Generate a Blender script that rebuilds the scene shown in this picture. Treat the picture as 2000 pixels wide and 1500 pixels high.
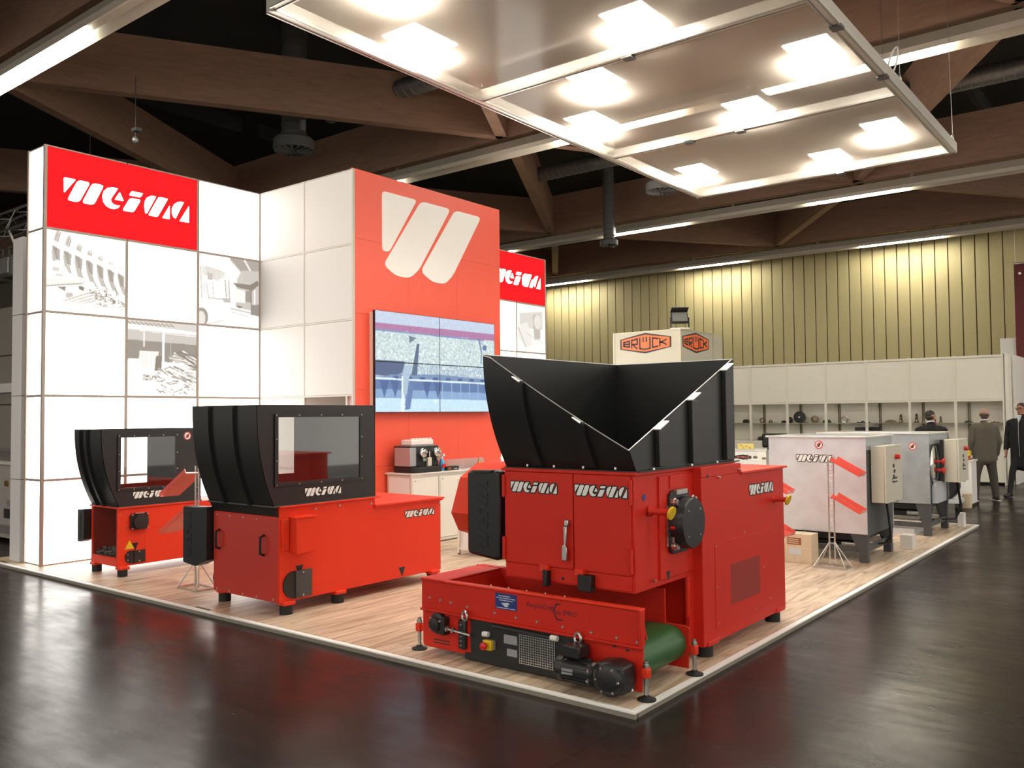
import bpy, bmesh, math, random
import numpy as np
from mathutils import Vector, Matrix
random.seed(7); np.random.seed(7)
PI = math.pi
for o in list(bpy.data.objects): bpy.data.objects.remove(o)
scene = bpy.context.scene
COL = scene.collection

# ------------------------------------------------------------------ camera, world, exposure
FPX, YAW, PITCH, ROLL = 1684.54, math.radians(38.157), math.radians(2.077), math.radians(-0.505)
CAM = Vector((2.4768, -4.2307, 1.70))
F = Vector((-math.sin(YAW)*math.cos(PITCH), math.cos(YAW)*math.cos(PITCH), math.sin(PITCH)))
r0 = F.cross(Vector((0, 0, 1))).normalized(); u0 = r0.cross(F)
Rv = r0*math.cos(ROLL) + u0*math.sin(ROLL); Uv = u0*math.cos(ROLL) - r0*math.sin(ROLL)
cd = bpy.data.cameras.new('camera'); cam = bpy.data.objects.new('camera', cd); COL.objects.link(cam)
cam.matrix_world = Matrix(((Rv.x, Uv.x, -F.x, CAM.x), (Rv.y, Uv.y, -F.y, CAM.y), (Rv.z, Uv.z, -F.z, CAM.z), (0, 0, 0, 1)))
cd.sensor_width = 36.0; cd.lens = FPX/2000*36.0; cd.clip_start = 0.05; cd.clip_end = 200
scene.camera = cam
w = bpy.data.worlds.new('hall_air'); scene.world = w; w.use_nodes = True
w.node_tree.nodes['Background'].inputs[0].default_value = (1.0, 0.93, 0.85, 1)
w.node_tree.nodes['Background'].inputs[1].default_value = 1.3
scene.view_settings.view_transform = 'Standard'; scene.view_settings.look = 'None'
scene.view_settings.exposure = 0.0; scene.view_settings.gamma = 1.0
scene.view_settings.use_curve_mapping = False
scene.cycles.use_denoising = True
scene.cycles.max_bounces = 8; scene.cycles.transparent_max_bounces = 64
scene.cycles.sample_clamp_indirect = 6.0

# light strengths
E_PANEL, E_SCREEN, E_TUBE, E_FLOOD = 4.6, 1.05, 66.0, 115.0

# ------------------------------------------------------------------ materials
def nodes(m): return m.node_tree.nodes, m.node_tree.links
def M(name, col, rough=.5, metal=0., var=.0, vscale=6., bump=0., bscale=60., coat=0., spec=.5, emit=None, es=0., stretch=None, rvar=0.):
    m = bpy.data.materials.new(name); m.use_nodes = True; n, l = nodes(m); p = n['Principled BSDF']
    p.inputs['Base Color'].default_value = (*col, 1); p.inputs['Roughness'].default_value = rough
    p.inputs['Metallic'].default_value = metal; p.inputs['Coat Weight'].default_value = coat
    p.inputs['Specular IOR Level'].default_value = spec; p.inputs['Coat Roughness'].default_value = .15
    if emit: p.inputs['Emission Color'].default_value = (*emit, 1); p.inputs['Emission Strength'].default_value = es
    if var or bump or rvar:
        tc = n.new('ShaderNodeTexCoord'); mp = n.new('ShaderNodeMapping'); l.new(tc.outputs['Object'], mp.inputs[0])
        if stretch: mp.inputs['Scale'].default_value = stretch
    if var or rvar:
        t = n.new('ShaderNodeTexNoise'); t.inputs['Scale'].default_value = vscale; t.inputs['Detail'].default_value = 5; l.new(mp.outputs[0], t.inputs[0])
    if var:
        mx = n.new('ShaderNodeMix'); mx.data_type = 'RGBA'
        mx.inputs[6].default_value = (*[c*(1-var) for c in col], 1); mx.inputs[7].default_value = (*[min(1, c*(1+var)) for c in col], 1)
        l.new(t.outputs['Fac'], mx.inputs[0]); l.new(mx.outputs[2], p.inputs['Base Color'])
    if rvar:
        mr = n.new('ShaderNodeMapRange'); mr.inputs[1].default_value = .3; mr.inputs[2].default_value = .7
        mr.inputs[3].default_value = max(.02, rough-rvar); mr.inputs[4].default_value = rough+rvar
        l.new(t.outputs['Fac'], mr.inputs[0]); l.new(mr.outputs[0], p.inputs['Roughness'])
    if bump:
        t2 = n.new('ShaderNodeTexNoise'); t2.inputs['Scale'].default_value = bscale; l.new(mp.outputs[0], t2.inputs[0])
        b = n.new('ShaderNodeBump'); b.inputs['Strength'].default_value = bump; b.inputs['Distance'].default_value = .004
        l.new(t2.outputs['Fac'], b.inputs['Height']); l.new(b.outputs[0], p.inputs['Normal'])
    return m
def emis(name, col, s):
    m = bpy.data.materials.new(name); m.use_nodes = True; n, l = nodes(m); n.remove(n['Principled BSDF'])
    e = n.new('ShaderNodeEmission'); e.inputs[0].default_value = (*col, 1); e.inputs[1].default_value = s
    l.new(e.outputs[0], n['Material Output'].inputs[0]); return m
def print_mat(name, s, gloss=.0):          # a flat print, backlit or on a screen: colour attribute of the print
    m = bpy.data.materials.new(name); m.use_nodes = True; n, l = nodes(m); p = n['Principled BSDF']
    a = n.new('ShaderNodeVertexColor'); a.layer_name = 'print'
    p.inputs['Roughness'].default_value = .35
    if s > 0:
        p.inputs['Base Color'].default_value = (.03, .03, .03, 1)
        l.new(a.outputs[0], p.inputs['Emission Color']); p.inputs['Emission Strength'].default_value = s
    else: l.new(a.outputs[0], p.inputs['Base Color'])
    return m
RED = (.60, .022, .010)
red = M('red_paint', RED, .45, bump=.18, bscale=140, var=.08, vscale=5, spec=.3)
red2 = M('red_paint_lit', (.74, .040, .012), .44, bump=.12, bscale=140, var=.06, vscale=4, spec=.3)  # same red coat, with the stronger lamplight put into its colour
black = M('black_sheet', (.012, .013, .013), .42, var=.25, vscale=3, bump=.05, bscale=200)
blackp = M('black_plastic', (.010, .010, .011), .45, bump=.1, bscale=120)
rubber = M('rubber', (.008, .008, .008), .7)
castiron = M('black_castiron', (.014, .014, .015), .38, bump=.3, bscale=90, var=.3)
steel = M('zinc_steel', (.62, .61, .58), .28, 1., var=.12, vscale=30)
alu = M('aluminium', (.66, .63, .58), .32, 1., var=.05)
alu_d = M('aluminium_trim', (.80, .77, .70), .38, .6)
frame_m = M('panel_frame', (.40, .35, .30), .5, .2)
frame_w = M('tower_frame', (.50, .46, .41), .5, .2)
galv = M('galvanised_sheet', (.72, .74, .78), .40, .65, var=.14, vscale=7, bump=.05, bscale=30, rvar=.06)
galv_d = M('galvanised_dark', (.46, .49, .51), .40, .75, var=.16, vscale=7, rvar=.06)
grey_d = M('grey_primer', (.055, .057, .058), .5, var=.15)
white = M('white_laminate', (.80, .78, .75), .45)
white_d = M('white_paint', (.70, .68, .63), .5, var=.04)
cream = M('cream_enamel', (.62, .58, .47), .42, var=.04)
offw = M('exhibit_panel', (.66, .61, .54), .55, var=.02)
kioskm = M('kiosk_panel', (.47, .445, .355), .5, var=.03)
green = M('green_belt', (.022, .105, .030), .38, bump=.25, bscale=260, var=.2, vscale=12)
yellow = M('yellow_plastic', (.72, .47, .01), .4)
redp = M('red_plastic', (.62, .02, .012), .3)
blue = M('blue_label', (.020, .035, .20), .4)
ink = M('dark_ink', (.02, .012, .03), .5)
blk = M('black_print', (.01, .01, .01), .45)
wht = M('white_print', (.84, .83, .80), .4)
orange = M('orange_print', (.82, .14, .03), .45)
card = M('cardboard', (.66, .54, .38), .7, var=.08, vscale=8)
tape = M('packing_tape', (.70, .58, .42), .3)
pale = M('pale_label', (.62, .66, .72), .5)
brownp = M('brown_print', (.32, .10, .04), .6)
skin = M('skin', (.43, .25, .175), .55); skin2 = M('skin_ruddy', (.42, .18, .11), .5)
hair = M('hair_dark', (.028, .018, .012), .6); hair_g = M('hair_grey_brown', (.075, .05, .033), .6)
greycl = M('grey_wool', (.105, .088, .066), .85, var=.15, vscale=60)
trous = M('grey_trousers', (.055, .047, .037), .8, var=.1, vscale=50)
blackcl = M('black_cloth', (.007, .007, .008), .8)
leather = M('shoe_leather', (.012, .010, .009), .4)
shirt = M('white_shirt', (.72, .72, .72), .7)
silverp = M('silver_plastic', (.42, .42, .44), .3, .5)
chrome = M('chrome', (.75, .75, .74), .08, 1.)
brass = M('brass', (.46, .30, .09), .3, 1.)
bottle_b = M('blue_bottle', (.05, .30, .62), .2)
darkmetal = M('dark_steel_part', (.05, .045, .04), .35, .9)
bronze = M('bronze_part', (.20, .15, .09), .35, .9)
acry = M('red_acrylic', (.88, .16, .12), .12, coat=.6, emit=(.9, .2, .15), es=.0)
acry_t = bpy.data.materials.new('clear_acrylic')
tile_red = emis('lit_red', (1., .018, .022), 1.02)
panel_lit = emis('lit_panel', (1., .965, .90), E_PANEL)
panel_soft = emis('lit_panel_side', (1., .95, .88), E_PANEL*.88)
logo_lit = emis('lit_logo', (1., .97, .94), E_PANEL*1.2)
tube_on = emis('fluorescent_tube', (1., .93, .78), E_TUBE)
flood_on = emis('flood_led', (1., .96, .90), E_FLOOD)
tube_off = M('lamp_rail_enamel', (.52, .47, .38), .4, var=.1)
daylit = emis('daylight_gap', (.75, .85, 1.), 1.3)
tower_white = M('tower_white_panel', (.58, .565, .545), .5)
tower_red = M('tower_red_panel', (.82, .095, .05), .42, var=.03)
burg = M('burgundy_banner', (.13, .012, .014), .6)
def glass_mat(name, col, tr, rough=.05):
    m = bpy.data.materials.new(name) if name not in bpy.data.materials else bpy.data.materials[name]
    m.use_nodes = True; n, l = nodes(m); n.remove(n['Principled BSDF'])
    t = n.new('ShaderNodeBsdfTransparent'); t.inputs[0].default_value = (*col, 1)
    g = n.new('ShaderNodeBsdfGlossy'); g.inputs[1].default_value = rough; g.inputs[0].default_value = (.9, .9, .9, 1)
    lw_ = n.new('ShaderNodeLayerWeight'); lw_.inputs[0].default_value = .25; f = n.new('ShaderNodeMapRange'); f.inputs[3].default_value = .04; f.inputs[4].default_value = .55; l.new(lw_.outputs['Facing'], f.inputs[0])
    mx = n.new('ShaderNodeMixShader'); l.new(f.outputs[0], mx.inputs[0]); l.new(t.outputs[0], mx.inputs[1]); l.new(g.outputs[0], mx.inputs[2])
    l.new(mx.outputs[0], n['Material Output'].inputs[0]); return m
acry_t = glass_mat('clear_acrylic', (.90, .90, .90), .9)
smoke = glass_mat('hopper_window', (.86, .86, .85), .9, .03)
tumbler = glass_mat('tumbler_glass', (.985, .98, .98), .9, .02)
_n, _l = nodes(tumbler); _d = _n.new('ShaderNodeBsdfTranslucent'); _d.inputs[0].default_value = (.95, .92, .90, 1); _m = _n.new('ShaderNodeMixShader'); _m.inputs[0].default_value = .22
_o = _n['Material Output'].inputs[0].links[0].from_socket; _l.new(_o, _m.inputs[1]); _l.new(_d.outputs[0], _m.inputs[2]); _l.new(_m.outputs[0], _n['Material Output'].inputs[0])
# red tinted clear tray
def tray_mat():
    m = bpy.data.materials.new('red_tray_acrylic'); m.use_nodes = True; n, l = nodes(m); p = n['Principled BSDF']
    p.inputs['Base Color'].default_value = (.90, .16, .12, 1); p.inputs['Roughness'].default_value = .12; p.inputs['Coat Weight'].default_value = .6
    t = n.new('ShaderNodeBsdfTransparent'); t.inputs[0].default_value = (1, .62, .56, 1)
    mx = n.new('ShaderNodeMixShader'); mx.inputs[0].default_value = .62
    l.new(t.outputs[0], mx.inputs[1]); l.new(p.outputs[0], mx.inputs[2]); l.new(mx.outputs[0], n['Material Output'].inputs[0]); return m
tray = tray_mat()
# canopy film: thin translucent sheet
def film_mat():
    m = bpy.data.materials.new('canopy_film'); m.use_nodes = True; n, l = nodes(m); n.remove(n['Principled BSDF'])
    tr = n.new('ShaderNodeBsdfTransparent'); tr.inputs[0].default_value = (1, .97, .92, 1)
    tl = n.new('ShaderNodeBsdfTranslucent'); tl.inputs[0].default_value = (.50, .43, .35, 1)
    df = n.new('ShaderNodeBsdfDiffuse'); df.inputs[0].default_value = (.62, .54, .44, 1)
    gl = n.new('ShaderNodeBsdfGlossy'); gl.inputs[1].default_value = .12
    a = n.new('ShaderNodeMixShader'); a.inputs[0].default_value = .72; l.new(tl.outputs[0], a.inputs[1]); l.new(df.outputs[0], a.inputs[2])
    b = n.new('ShaderNodeMixShader'); b.inputs[0].default_value = .45; l.new(a.outputs[0], b.inputs[1]); l.new(tr.outputs[0], b.inputs[2])
    c = n.new('ShaderNodeMixShader'); c.inputs[0].default_value = .05; l.new(b.outputs[0], c.inputs[1]); l.new(gl.outputs[0], c.inputs[2])
    l.new(c.outputs[0], n['Material Output'].inputs[0]); return m
film = film_mat()
# hall floor: dark, polished, large seams, scuffs
def floor_mat():
    m = bpy.data.materials.new('hall_floor'); m.use_nodes = True; n, l = nodes(m); p = n['Principled BSDF']
    tc = n.new('ShaderNodeTexCoord')
    br = n.new('ShaderNodeTexBrick'); br.inputs['Scale'].default_value = 1.; br.inputs['Brick Width'].default_value = 1.2; br.inputs['Row Height'].default_value = 1.2
    br.inputs['Mortar Size'].default_value = .004; br.offset = 0.; l.new(tc.outputs['Object'], br.inputs[0])
    br.inputs[1].default_value = (.020, .0145, .0125, 1); br.inputs[2].default_value = (.025, .018, .0155, 1); br.inputs[3].default_value = (.007, .006, .005, 1)
    n1 = n.new('ShaderNodeTexNoise'); n1.inputs['Scale'].default_value = 1.3; n1.inputs['Detail'].default_value = 8; l.new(tc.outputs['Object'], n1.inputs[0])
    mp = n.new('ShaderNodeMapping'); mp.inputs['Rotation'].default_value = (0, 0, .5); mp.inputs['Scale'].default_value = (1.6, 7, 1); l.new(tc.outputs['Object'], mp.inputs[0])
    n2 = n.new('ShaderNodeTexNoise'); n2.inputs['Scale'].default_value = 1.6; n2.inputs['Detail'].default_value = 6; l.new(mp.outputs[0], n2.inputs[0])
    mr = n.new("ShaderNodeMapRange"); mr.inputs[1].default_value = .35; mr.inputs[2].default_value = .65; mr.inputs[3].default_value = .18; mr.inputs[4].default_value = .30
    mxr = n.new('ShaderNodeMix'); mxr.inputs[0].default_value = .3; l.new(n1.outputs['Fac'], mxr.inputs[2]); l.new(n2.outputs['Fac'], mxr.inputs[3]); l.new(mxr.outputs[0], mr.inputs[0]); l.new(mr.outputs[0], p.inputs['Roughness'])
    ov = n.new('ShaderNodeMix'); ov.data_type = 'RGBA'; ov.blend_type = 'ADD'
    mr2 = n.new('ShaderNodeMapRange'); mr2.inputs[1].default_value = .6; mr2.inputs[2].default_value = .85; mr2.inputs[3].default_value = 0; mr2.inputs[4].default_value = .5
    l.new(n2.outputs['Fac'], mr2.inputs[0]); l.new(mr2.outputs[0], ov.inputs[0]); l.new(br.outputs[0], ov.inputs[6]); ov.inputs[7].default_value = (.03, .027, .024, 1)
    l.new(ov.outputs[2], p.inputs['Base Color'])
    b = n.new('ShaderNodeBump'); b.inputs['Strength'].default_value = .12; b.inputs['Distance'].default_value = .006; l.new(n2.outputs['Fac'], b.inputs['Height']); l.new(b.outputs[0], p.inputs['Normal'])
    p.inputs['Specular IOR Level'].default_value = .80
    df = n.new('ShaderNodeBsdfDiffuse'); l.new(ov.outputs[2], df.inputs[0])          # matte dust over the polish
    mx = n.new('ShaderNodeMixShader'); l.new(p.outputs[0], mx.inputs[1]); l.new(df.outputs[0], mx.inputs[2])
    mr3 = n.new('ShaderNodeMapRange'); mr3.inputs[1].default_value = .35; mr3.inputs[2].default_value = .65; mr3.inputs[3].default_value = .30; mr3.inputs[4].default_value = .56; l.new(mxr.outputs[0], mr3.inputs[0]); l.new(mr3.outputs[0], mx.inputs[0])
    l.new(mx.outputs[0], n['Material Output'].inputs[0])
    return m
def plank_mat():
    m = bpy.data.materials.new('oak_laminate'); m.use_nodes = True; n, l = nodes(m); p = n['Principled BSDF']
    tc = n.new('ShaderNodeTexCoord'); oi = n.new('ShaderNodeObjectInfo')
    ad = n.new('ShaderNodeVectorMath'); ad.operation = 'ADD'; sc = n.new('ShaderNodeVectorMath'); sc.operation = 'SCALE'; sc.inputs[3].default_value = 37.
    cb = n.new('ShaderNodeCombineXYZ'); l.new(oi.outputs['Random'], cb.inputs[0]); l.new(oi.outputs['Random'], cb.inputs[1]); l.new(cb.outputs[0], sc.inputs[0])
    l.new(tc.outputs['Object'], ad.inputs[0]); l.new(sc.outputs[0], ad.inputs[1])
    mp = n.new('ShaderNodeMapping'); mp.inputs['Scale'].default_value = (9, .9, 1); l.new(ad.outputs[0], mp.inputs[0])
    t = n.new('ShaderNodeTexNoise'); t.inputs['Scale'].default_value = 2.2; t.inputs['Detail'].default_value = 7; t.inputs['Distortion'].default_value = .8; l.new(mp.outputs[0], t.inputs[0])
    cr = n.new('ShaderNodeValToRGB'); e = cr.color_ramp.elements
    e[0].position = .30; e[0].color = (.30, .19, .115, 1); e[1].position = .70; e[1].color = (.68, .56, .43, 1)
    x = cr.color_ramp.elements.new(.5); x.color = (.56, .43, .31, 1)
    l.new(t.outputs['Fac'], cr.inputs[0])
    hs = n.new('ShaderNodeHueSaturation'); mr = n.new('ShaderNodeMapRange'); mr.inputs[3].default_value = .86; mr.inputs[4].default_value = 1.12
    l.new(oi.outputs['Random'], mr.inputs[0]); l.new(mr.outputs[0], hs.inputs['Value']); l.new(cr.outputs[0], hs.inputs['Color']); l.new(hs.outputs[0], p.inputs['Base Color'])
    p.inputs['Roughness'].default_value = .42
    return m
plank_m = plank_mat()
beam_m = M('glulam_timber', (.30, .175, .115), .7, var=.35, vscale=3, stretch=(1, 1, 6), bump=.15, bscale=40)
ceil_m = M('ceiling_dark', (.035, .034, .033), .9, var=.3, vscale=1)
clad_m = M('wall_cladding', (.46, .40, .21), .6, var=.06, vscale=2)
clad_gap = M('cladding_groove', (.10, .085, .04), .8)
duct_m = M('spiral_duct', (.22, .22, .21), .45, .7)
vent_m = M('vent_grey', (.10, .10, .095), .55)

# ------------------------------------------------------------------ mesh builder
ORG = {}
class B:
    def __init__(s): s.v = []; s.f = []
    def add(s, vs, fs):
        k = len(s.v); s.v += [tuple(p) for p in vs]; s.f += [tuple(i+k for i in q) for q in fs]; return s
    def box(s, x0, x1, y0, y1, z0, z1):
        return s.add([(x0,y0,z0),(x1,y0,z0),(x1,y1,z0),(x0,y1,z0),(x0,y0,z1),(x1,y0,z1),(x1,y1,z1),(x0,y1,z1)],
                     [(0,3,2,1),(4,5,6,7),(0,1,5,4),(1,2,6,5),(2,3,7,6),(3,0,4,7)])
    def obox(s, c, ax, ay, az):                 # oriented box: centre and three half-axis vectors
        c, ax, ay, az = Vector(c), Vector(ax), Vector(ay), Vector(az); vs = []
        for k in (-1, 1):
            for i, j in ((-1,-1),(1,-1),(1,1),(-1,1)): vs.append(c+ax*i+ay*j+az*k)
        return s.add(vs, [(0,3,2,1),(4,5,6,7),(0,1,5,4),(1,2,6,5),(2,3,7,6),(3,0,4,7)])
    def bar(s, p, q, w, h=None, up=(0,0,1)):
        p, q = Vector(p), Vector(q); d = (q-p); L = d.length; d.normalize(); up = Vector(up)
        if abs(d.dot(up)) > .98: up = Vector((1,0,0))
        a = d.cross(up).normalized(); b = a.cross(d).normalized(); h = h or w
        return s.obox((p+q)/2, a*w/2, d*L/2, b*h/2)
    def cyl(s, p, q, r, r2=None, n=16, cap=True):
        p, q = Vector(p), Vector(q); d = (q-p).normalized(); r2 = r if r2 is None else r2
        a = d.orthogonal().normalized(); b = d.cross(a)
        vs = [p+(a*math.cos(2*PI*i/n)+b*math.sin(2*PI*i/n))*r for i in range(n)]+[q+(a*math.cos(2*PI*i/n)+b*math.sin(2*PI*i/n))*r2 for i in range(n)]
        fs = [(i,(i+1)%n,n+(i+1)%n,n+i) for i in range(n)]
        if cap: fs += [tuple(range(n-1,-1,-1)), tuple(range(n,2*n))]
        return s.add(vs, fs)
    def tube(s, pts, r, n=8):
        pts = [Vector(p) for p in pts]; vs = []; prev = None
        for i, p in enumerate(pts):
            d = (pts[min(i+1,len(pts)-1)]-pts[max(i-1,0)]).normalized()
            if prev is None: a = d.orthogonal().normalized()
            else: a = (prev-d*prev.dot(d)).normalized()
            prev = a; b = d.cross(a)
            vs += [p+(a*math.cos(2*PI*k/n)+b*math.sin(2*PI*k/n))*r for k in range(n)]
        fs = [(i*n+k, i*n+(k+1)%n, (i+1)*n+(k+1)%n, (i+1)*n+k) for i in range(len(pts)-1) for k in range(n)]
        fs += [tuple(range(n-1,-1,-1)), tuple(range((len(pts)-1)*n, len(pts)*n))]
        return s.add(vs, fs)
    def lathe(s, c, prof, n=20, axis=(0,0,1)):  # prof: (radius, height along axis)
        c = Vector(c); d = Vector(axis).normalized(); a = d.orthogonal().normalized(); b = d.cross(a); vs = []
        for r, h in prof: vs += [c+d*h+(a*math.cos(2*PI*k/n)+b*math.sin(2*PI*k/n))*max(r,1e-4) for k in range(n)]
        m = len(prof); fs = [(i*n+k, i*n+(k+1)%n, (i+1)*n+(k+1)%n, (i+1)*n+k) for i in range(m-1) for k in range(n)]
        fs += [tuple(range(n-1,-1,-1)), tuple(range((m-1)*n, m*n))]
        return s.add(vs, fs)
    def torus(s, c, axis, R, r, n=20, k=8):
        c = Vector(c); d = Vector(axis).normalized(); a = d.orthogonal().normalized(); b = d.cross(a); vs = []; fs = []
        for i in range(n):
            e = a*math.cos(2*PI*i/n)+b*math.sin(2*PI*i/n)
            for j in range(k): vs.append(c+e*(R+r*math.cos(2*PI*j/k))+d*r*math.sin(2*PI*j/k))
        for i in range(n):
            for j in range(k): fs.append((i*k+j, ((i+1)%n)*k+j, ((i+1)%n)*k+(j+1)%k, i*k+(j+1)%k))
        return s.add(vs, fs)
    def ell(s, c, r, n=14, m=9, rot=None):
        c = Vector(c); vs = []; fs = []
        for i in range(m+1):
            t = PI*i/m
            for k in range(n):
                p = Vector((r[0]*math.sin(t)*math.cos(2*PI*k/n), r[1]*math.sin(t)*math.sin(2*PI*k/n), r[2]*math.cos(t)))
                if i in (0, m): p = Vector((1e-4*math.cos(2*PI*k/n), 1e-4*math.sin(2*PI*k/n), p.z))
                vs.append(c+(rot @ p if rot else p))
        fs = [(i*n+k, (i+1)*n+k, (i+1)*n+(k+1)%n, i*n+(k+1)%n) for i in range(m) for k in range(n)]
        fs += [tuple(range(n)), tuple(range((m+1)*n-1, m*n-1, -1))]
        return s.add(vs, fs)
    def prism(s, poly, ax, a0, a1):             # poly in the two other axes (cyclic order kept), extruded along axis ax
        def P(p, a): return {'x': (a, p[0], p[1]), 'y': (p[0], a, p[1]), 'z': (p[0], p[1], a)}[ax]
        n = len(poly); ar = sum(poly[i][0]*poly[(i+1)%n][1]-poly[(i+1)%n][0]*poly[i][1] for i in range(n))
        if ar < 0: poly = poly[::-1]
        vs = [P(p, a0) for p in poly]+[P(p, a1) for p in poly]
        fs = [(i,(i+1)%n,n+(i+1)%n,n+i) for i in range(n)]+[tuple(range(n-1,-1,-1)), tuple(range(n,2*n))]
        if ax == 'y': fs = [q[::-1] for q in fs]
        return s.add(vs, fs)
    def sheet(s, rows, th):                     # grid of points rows[i][j], thickened along its normals' mean direction th (Vector)
        th = Vector(th); R, Cn = len(rows), len(rows[0]); base = [Vector(p) for r in rows for p in r]; N = len(base)
        vs = base+[p+th for p in base]; fs = []
        for i in range(R-1):
            for j in range(Cn-1):
                a, b, c, d = i*Cn+j, i*Cn+j+1, (i+1)*Cn+j+1, (i+1)*Cn+j
                fs += [(a,b,c,d), (N+d,N+c,N+b,N+a)]
        for i in range(R-1):
            fs += [(i*Cn,(i+1)*Cn,N+(i+1)*Cn,N+i*Cn), (N+i*Cn+Cn-1,N+(i+1)*Cn+Cn-1,(i+1)*Cn+Cn-1,i*Cn+Cn-1)]
        for j in range(Cn-1):
            k = (R-1)*Cn
            fs += [(N+j,N+j+1,j+1,j), (k+j,k+j+1,N+k+j+1,N+k+j)]
        return s.add(vs, fs)
    def mesh(s, name, org=(0,0,0)):
        me = bpy.data.meshes.new(name); o = Vector(org)
        me.from_pydata([Vector(p)-o for p in s.v], [], s.f); me.validate()
        bm = bmesh.new(); bm.from_mesh(me); bmesh.ops.recalc_face_normals(bm, faces=bm.faces); bm.to_mesh(me); bm.free()
        me.shade_smooth(); me.set_sharp_from_angle(angle=math.radians(32)); return me
    def build(s, name, mat, parent=None, bev=0., kind=None, label=None):
        org = ORG.get(parent.name, (0,0,0)) if parent else (0,0,0)
        me = s.mesh(name, org); me.materials.append(mat)
        return place(name, me, parent, bev, kind, label, org)
def place(name, me, parent=None, bev=0., kind=None, label=None, org=(0,0,0)):
    o = bpy.data.objects.new(name, me); COL.objects.link(o); o.parent = parent; ORG[o.name] = tuple(org)
    if bev:
        m = o.modifiers.new('bevel', 'BEVEL'); m.width = bev; m.segments = 2; m.limit_method = 'ANGLE'; m.angle_limit = .6; m.harden_normals = False
    if kind: o['kind'] = kind
    if label: o['label'] = label
    return o
def thing(name, label, cat, loc, group=None, kind=None):
    o = bpy.data.objects.new(name, None); COL.objects.link(o); o.location = loc; o.empty_display_size = .1
    ORG[o.name] = tuple(loc); o['label'] = label; o['category'] = cat
    if group: o['group'] = group
    if kind: o['kind'] = kind
    return o
def tag(o, label, cat, group=None, kind=None):
    o['label'] = label; o['category'] = cat
    if group: o['group'] = group
    if kind: o['kind'] = kind
    return o
def struct(o, label=None):
    o['kind'] = 'structure'
    if label: o['label'] = label
    return o
def grp(name, loc=(0,0,0), label=None):         # a piece of the setting that has pieces of its own
    o = bpy.data.objects.new(name, None); COL.objects.link(o); o.location = loc; ORG[o.name] = tuple(loc); o['kind'] = 'structure'
    if label: o['label'] = label
    return o
def copy_tree(o, loc, label=None):
    c = o.copy(); COL.objects.link(c); c.location = loc
    if label: c['label'] = label
    def rec(a, b):
        for ch in a.children:
            d = ch.copy(); COL.objects.link(d); d.parent = b; rec(ch, d)
    rec(o, c); return c

# ------------------------------------------------------------------ lettering and marks
def rounded(poly, r, n=4):
    out = []; N = len(poly)
    for i in range(N):
        p = Vector(poly[i]); a = Vector(poly[i-1]); b = Vector(poly[(i+1)%N])
        da, db = (a-p), (b-p); k = min(r, da.length*.45, db.length*.45); s, e = p+da.normalized()*k, p+db.normalized()*k
        for t in range(n+1):
            t /= n; out.append(tuple((s*(1-t)+p*t)*(1-t)+(p*(1-t)+e*t)*t))
    return out
def arc(cx, cy, rx, ry, a0, a1, n=10): return [(cx+rx*math.cos(math.radians(a0+(a1-a0)*i/n)), cy+ry*math.sin(math.radians(a0+(a1-a0)*i/n))) for i in range(n+1)]
LW, LH = 870., 154.
LOGO = [rounded([(0,0),(74,0),(3,106)], 9), rounded([(88,0),(167,0),(97,152),(22,152)], 24), rounded([(182,0),(257,0),(191,152),(116,152)], 24),
        [(350,3),(303,88),(307,108),(323,121),(345,125),(366,121),(352,142),(328,153),(302,153),(274,142),(255,116),(247,78),(257,40),(282,12),(315,0)],
        rounded([(363,26),(391,84),(331,84)], 5), rounded([(447,0),(526,0),(508,33),(429,33)], 7), rounded([(436,51),(511,51),(460,152),(384,152)], 16),
        [(620,4),(556,140),(546,142),(538,96),(540,56),(554,26),(579,8),(601,3)], rounded([(640,2),(709,2),(633,152),(566,152)], 12), rounded([(722,50),(722,152),(669,152)], 5),
        [(829,4),(768,138),(754,132),(742,108),(742,66),(756,34),(781,12),(807,4)], rounded([(870,26),(870,152),(799,152)], 5)]
def inflate(poly, d):
    n = len(poly); out = []; ar = sum(poly[i][0]*poly[(i+1)%n][1]-poly[(i+1)%n][0]*poly[i][1] for i in range(n)); sg = 1 if ar > 0 else -1
    for i in range(n):
        a, p, b = Vector(poly[i-1]), Vector(poly[i]), Vector(poly[(i+1)%n]); e1, e2 = (p-a), (b-p)
        if e1.length < 1e-6 or e2.length < 1e-6: out.append(tuple(p)); continue
        e1.normalize(); e2.normalize(); n1 = Vector((e1.y, -e1.x))*sg; n2 = Vector((e2.y, -e2.x))*sg; m = (n1+n2)
        if m.length < .3: m = n1
        m.normalize(); out.append(tuple(p+m*d/max(.5, m.dot(n1))))
    return out
def poly_sheet(polys, o, du, dv, dn, th):       # 2D polygons (u right, v down, in metres) on a plane: origin o, right du, down dv, outward dn
    b = B(); o, du, dv, dn = Vector(o), Vector(du), Vector(dv), Vector(dn)
    for p in polys:
        n = len(p); vs = [o+du*q[0]+dv*q[1] for q in p]; vs += [v+dn*th for v in vs]
        b.add(vs, [(i,(i+1)%n,n+(i+1)%n,n+i) for i in range(n)]+[tuple(range(n-1,-1,-1)), tuple(range(n,2*n))])
    return b
AX = {'+x': ((0,1,0),(0,0,-1),(1,0,0)), '-y': ((1,0,0),(0,0,-1),(0,-1,0))}
def logo(o, face, width, parent, mat=wht, back=blk, th=.002, name='logo', height=None):
    du, dv, dn = AX[face]; sx = width/LW; sy = (height/LH) if height else sx
    P = [[(q[0]*sx, q[1]*sy) for q in p] for p in LOGO]
    out = poly_sheet(P, Vector(o)+Vector(dn)*th, du, dv, dn, th).build(name, mat, parent)
    if back: poly_sheet([inflate(p, .0075*width/.38) for p in P], o, du, dv, dn, th).build('logo_outline', back, out)
    return out
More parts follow.
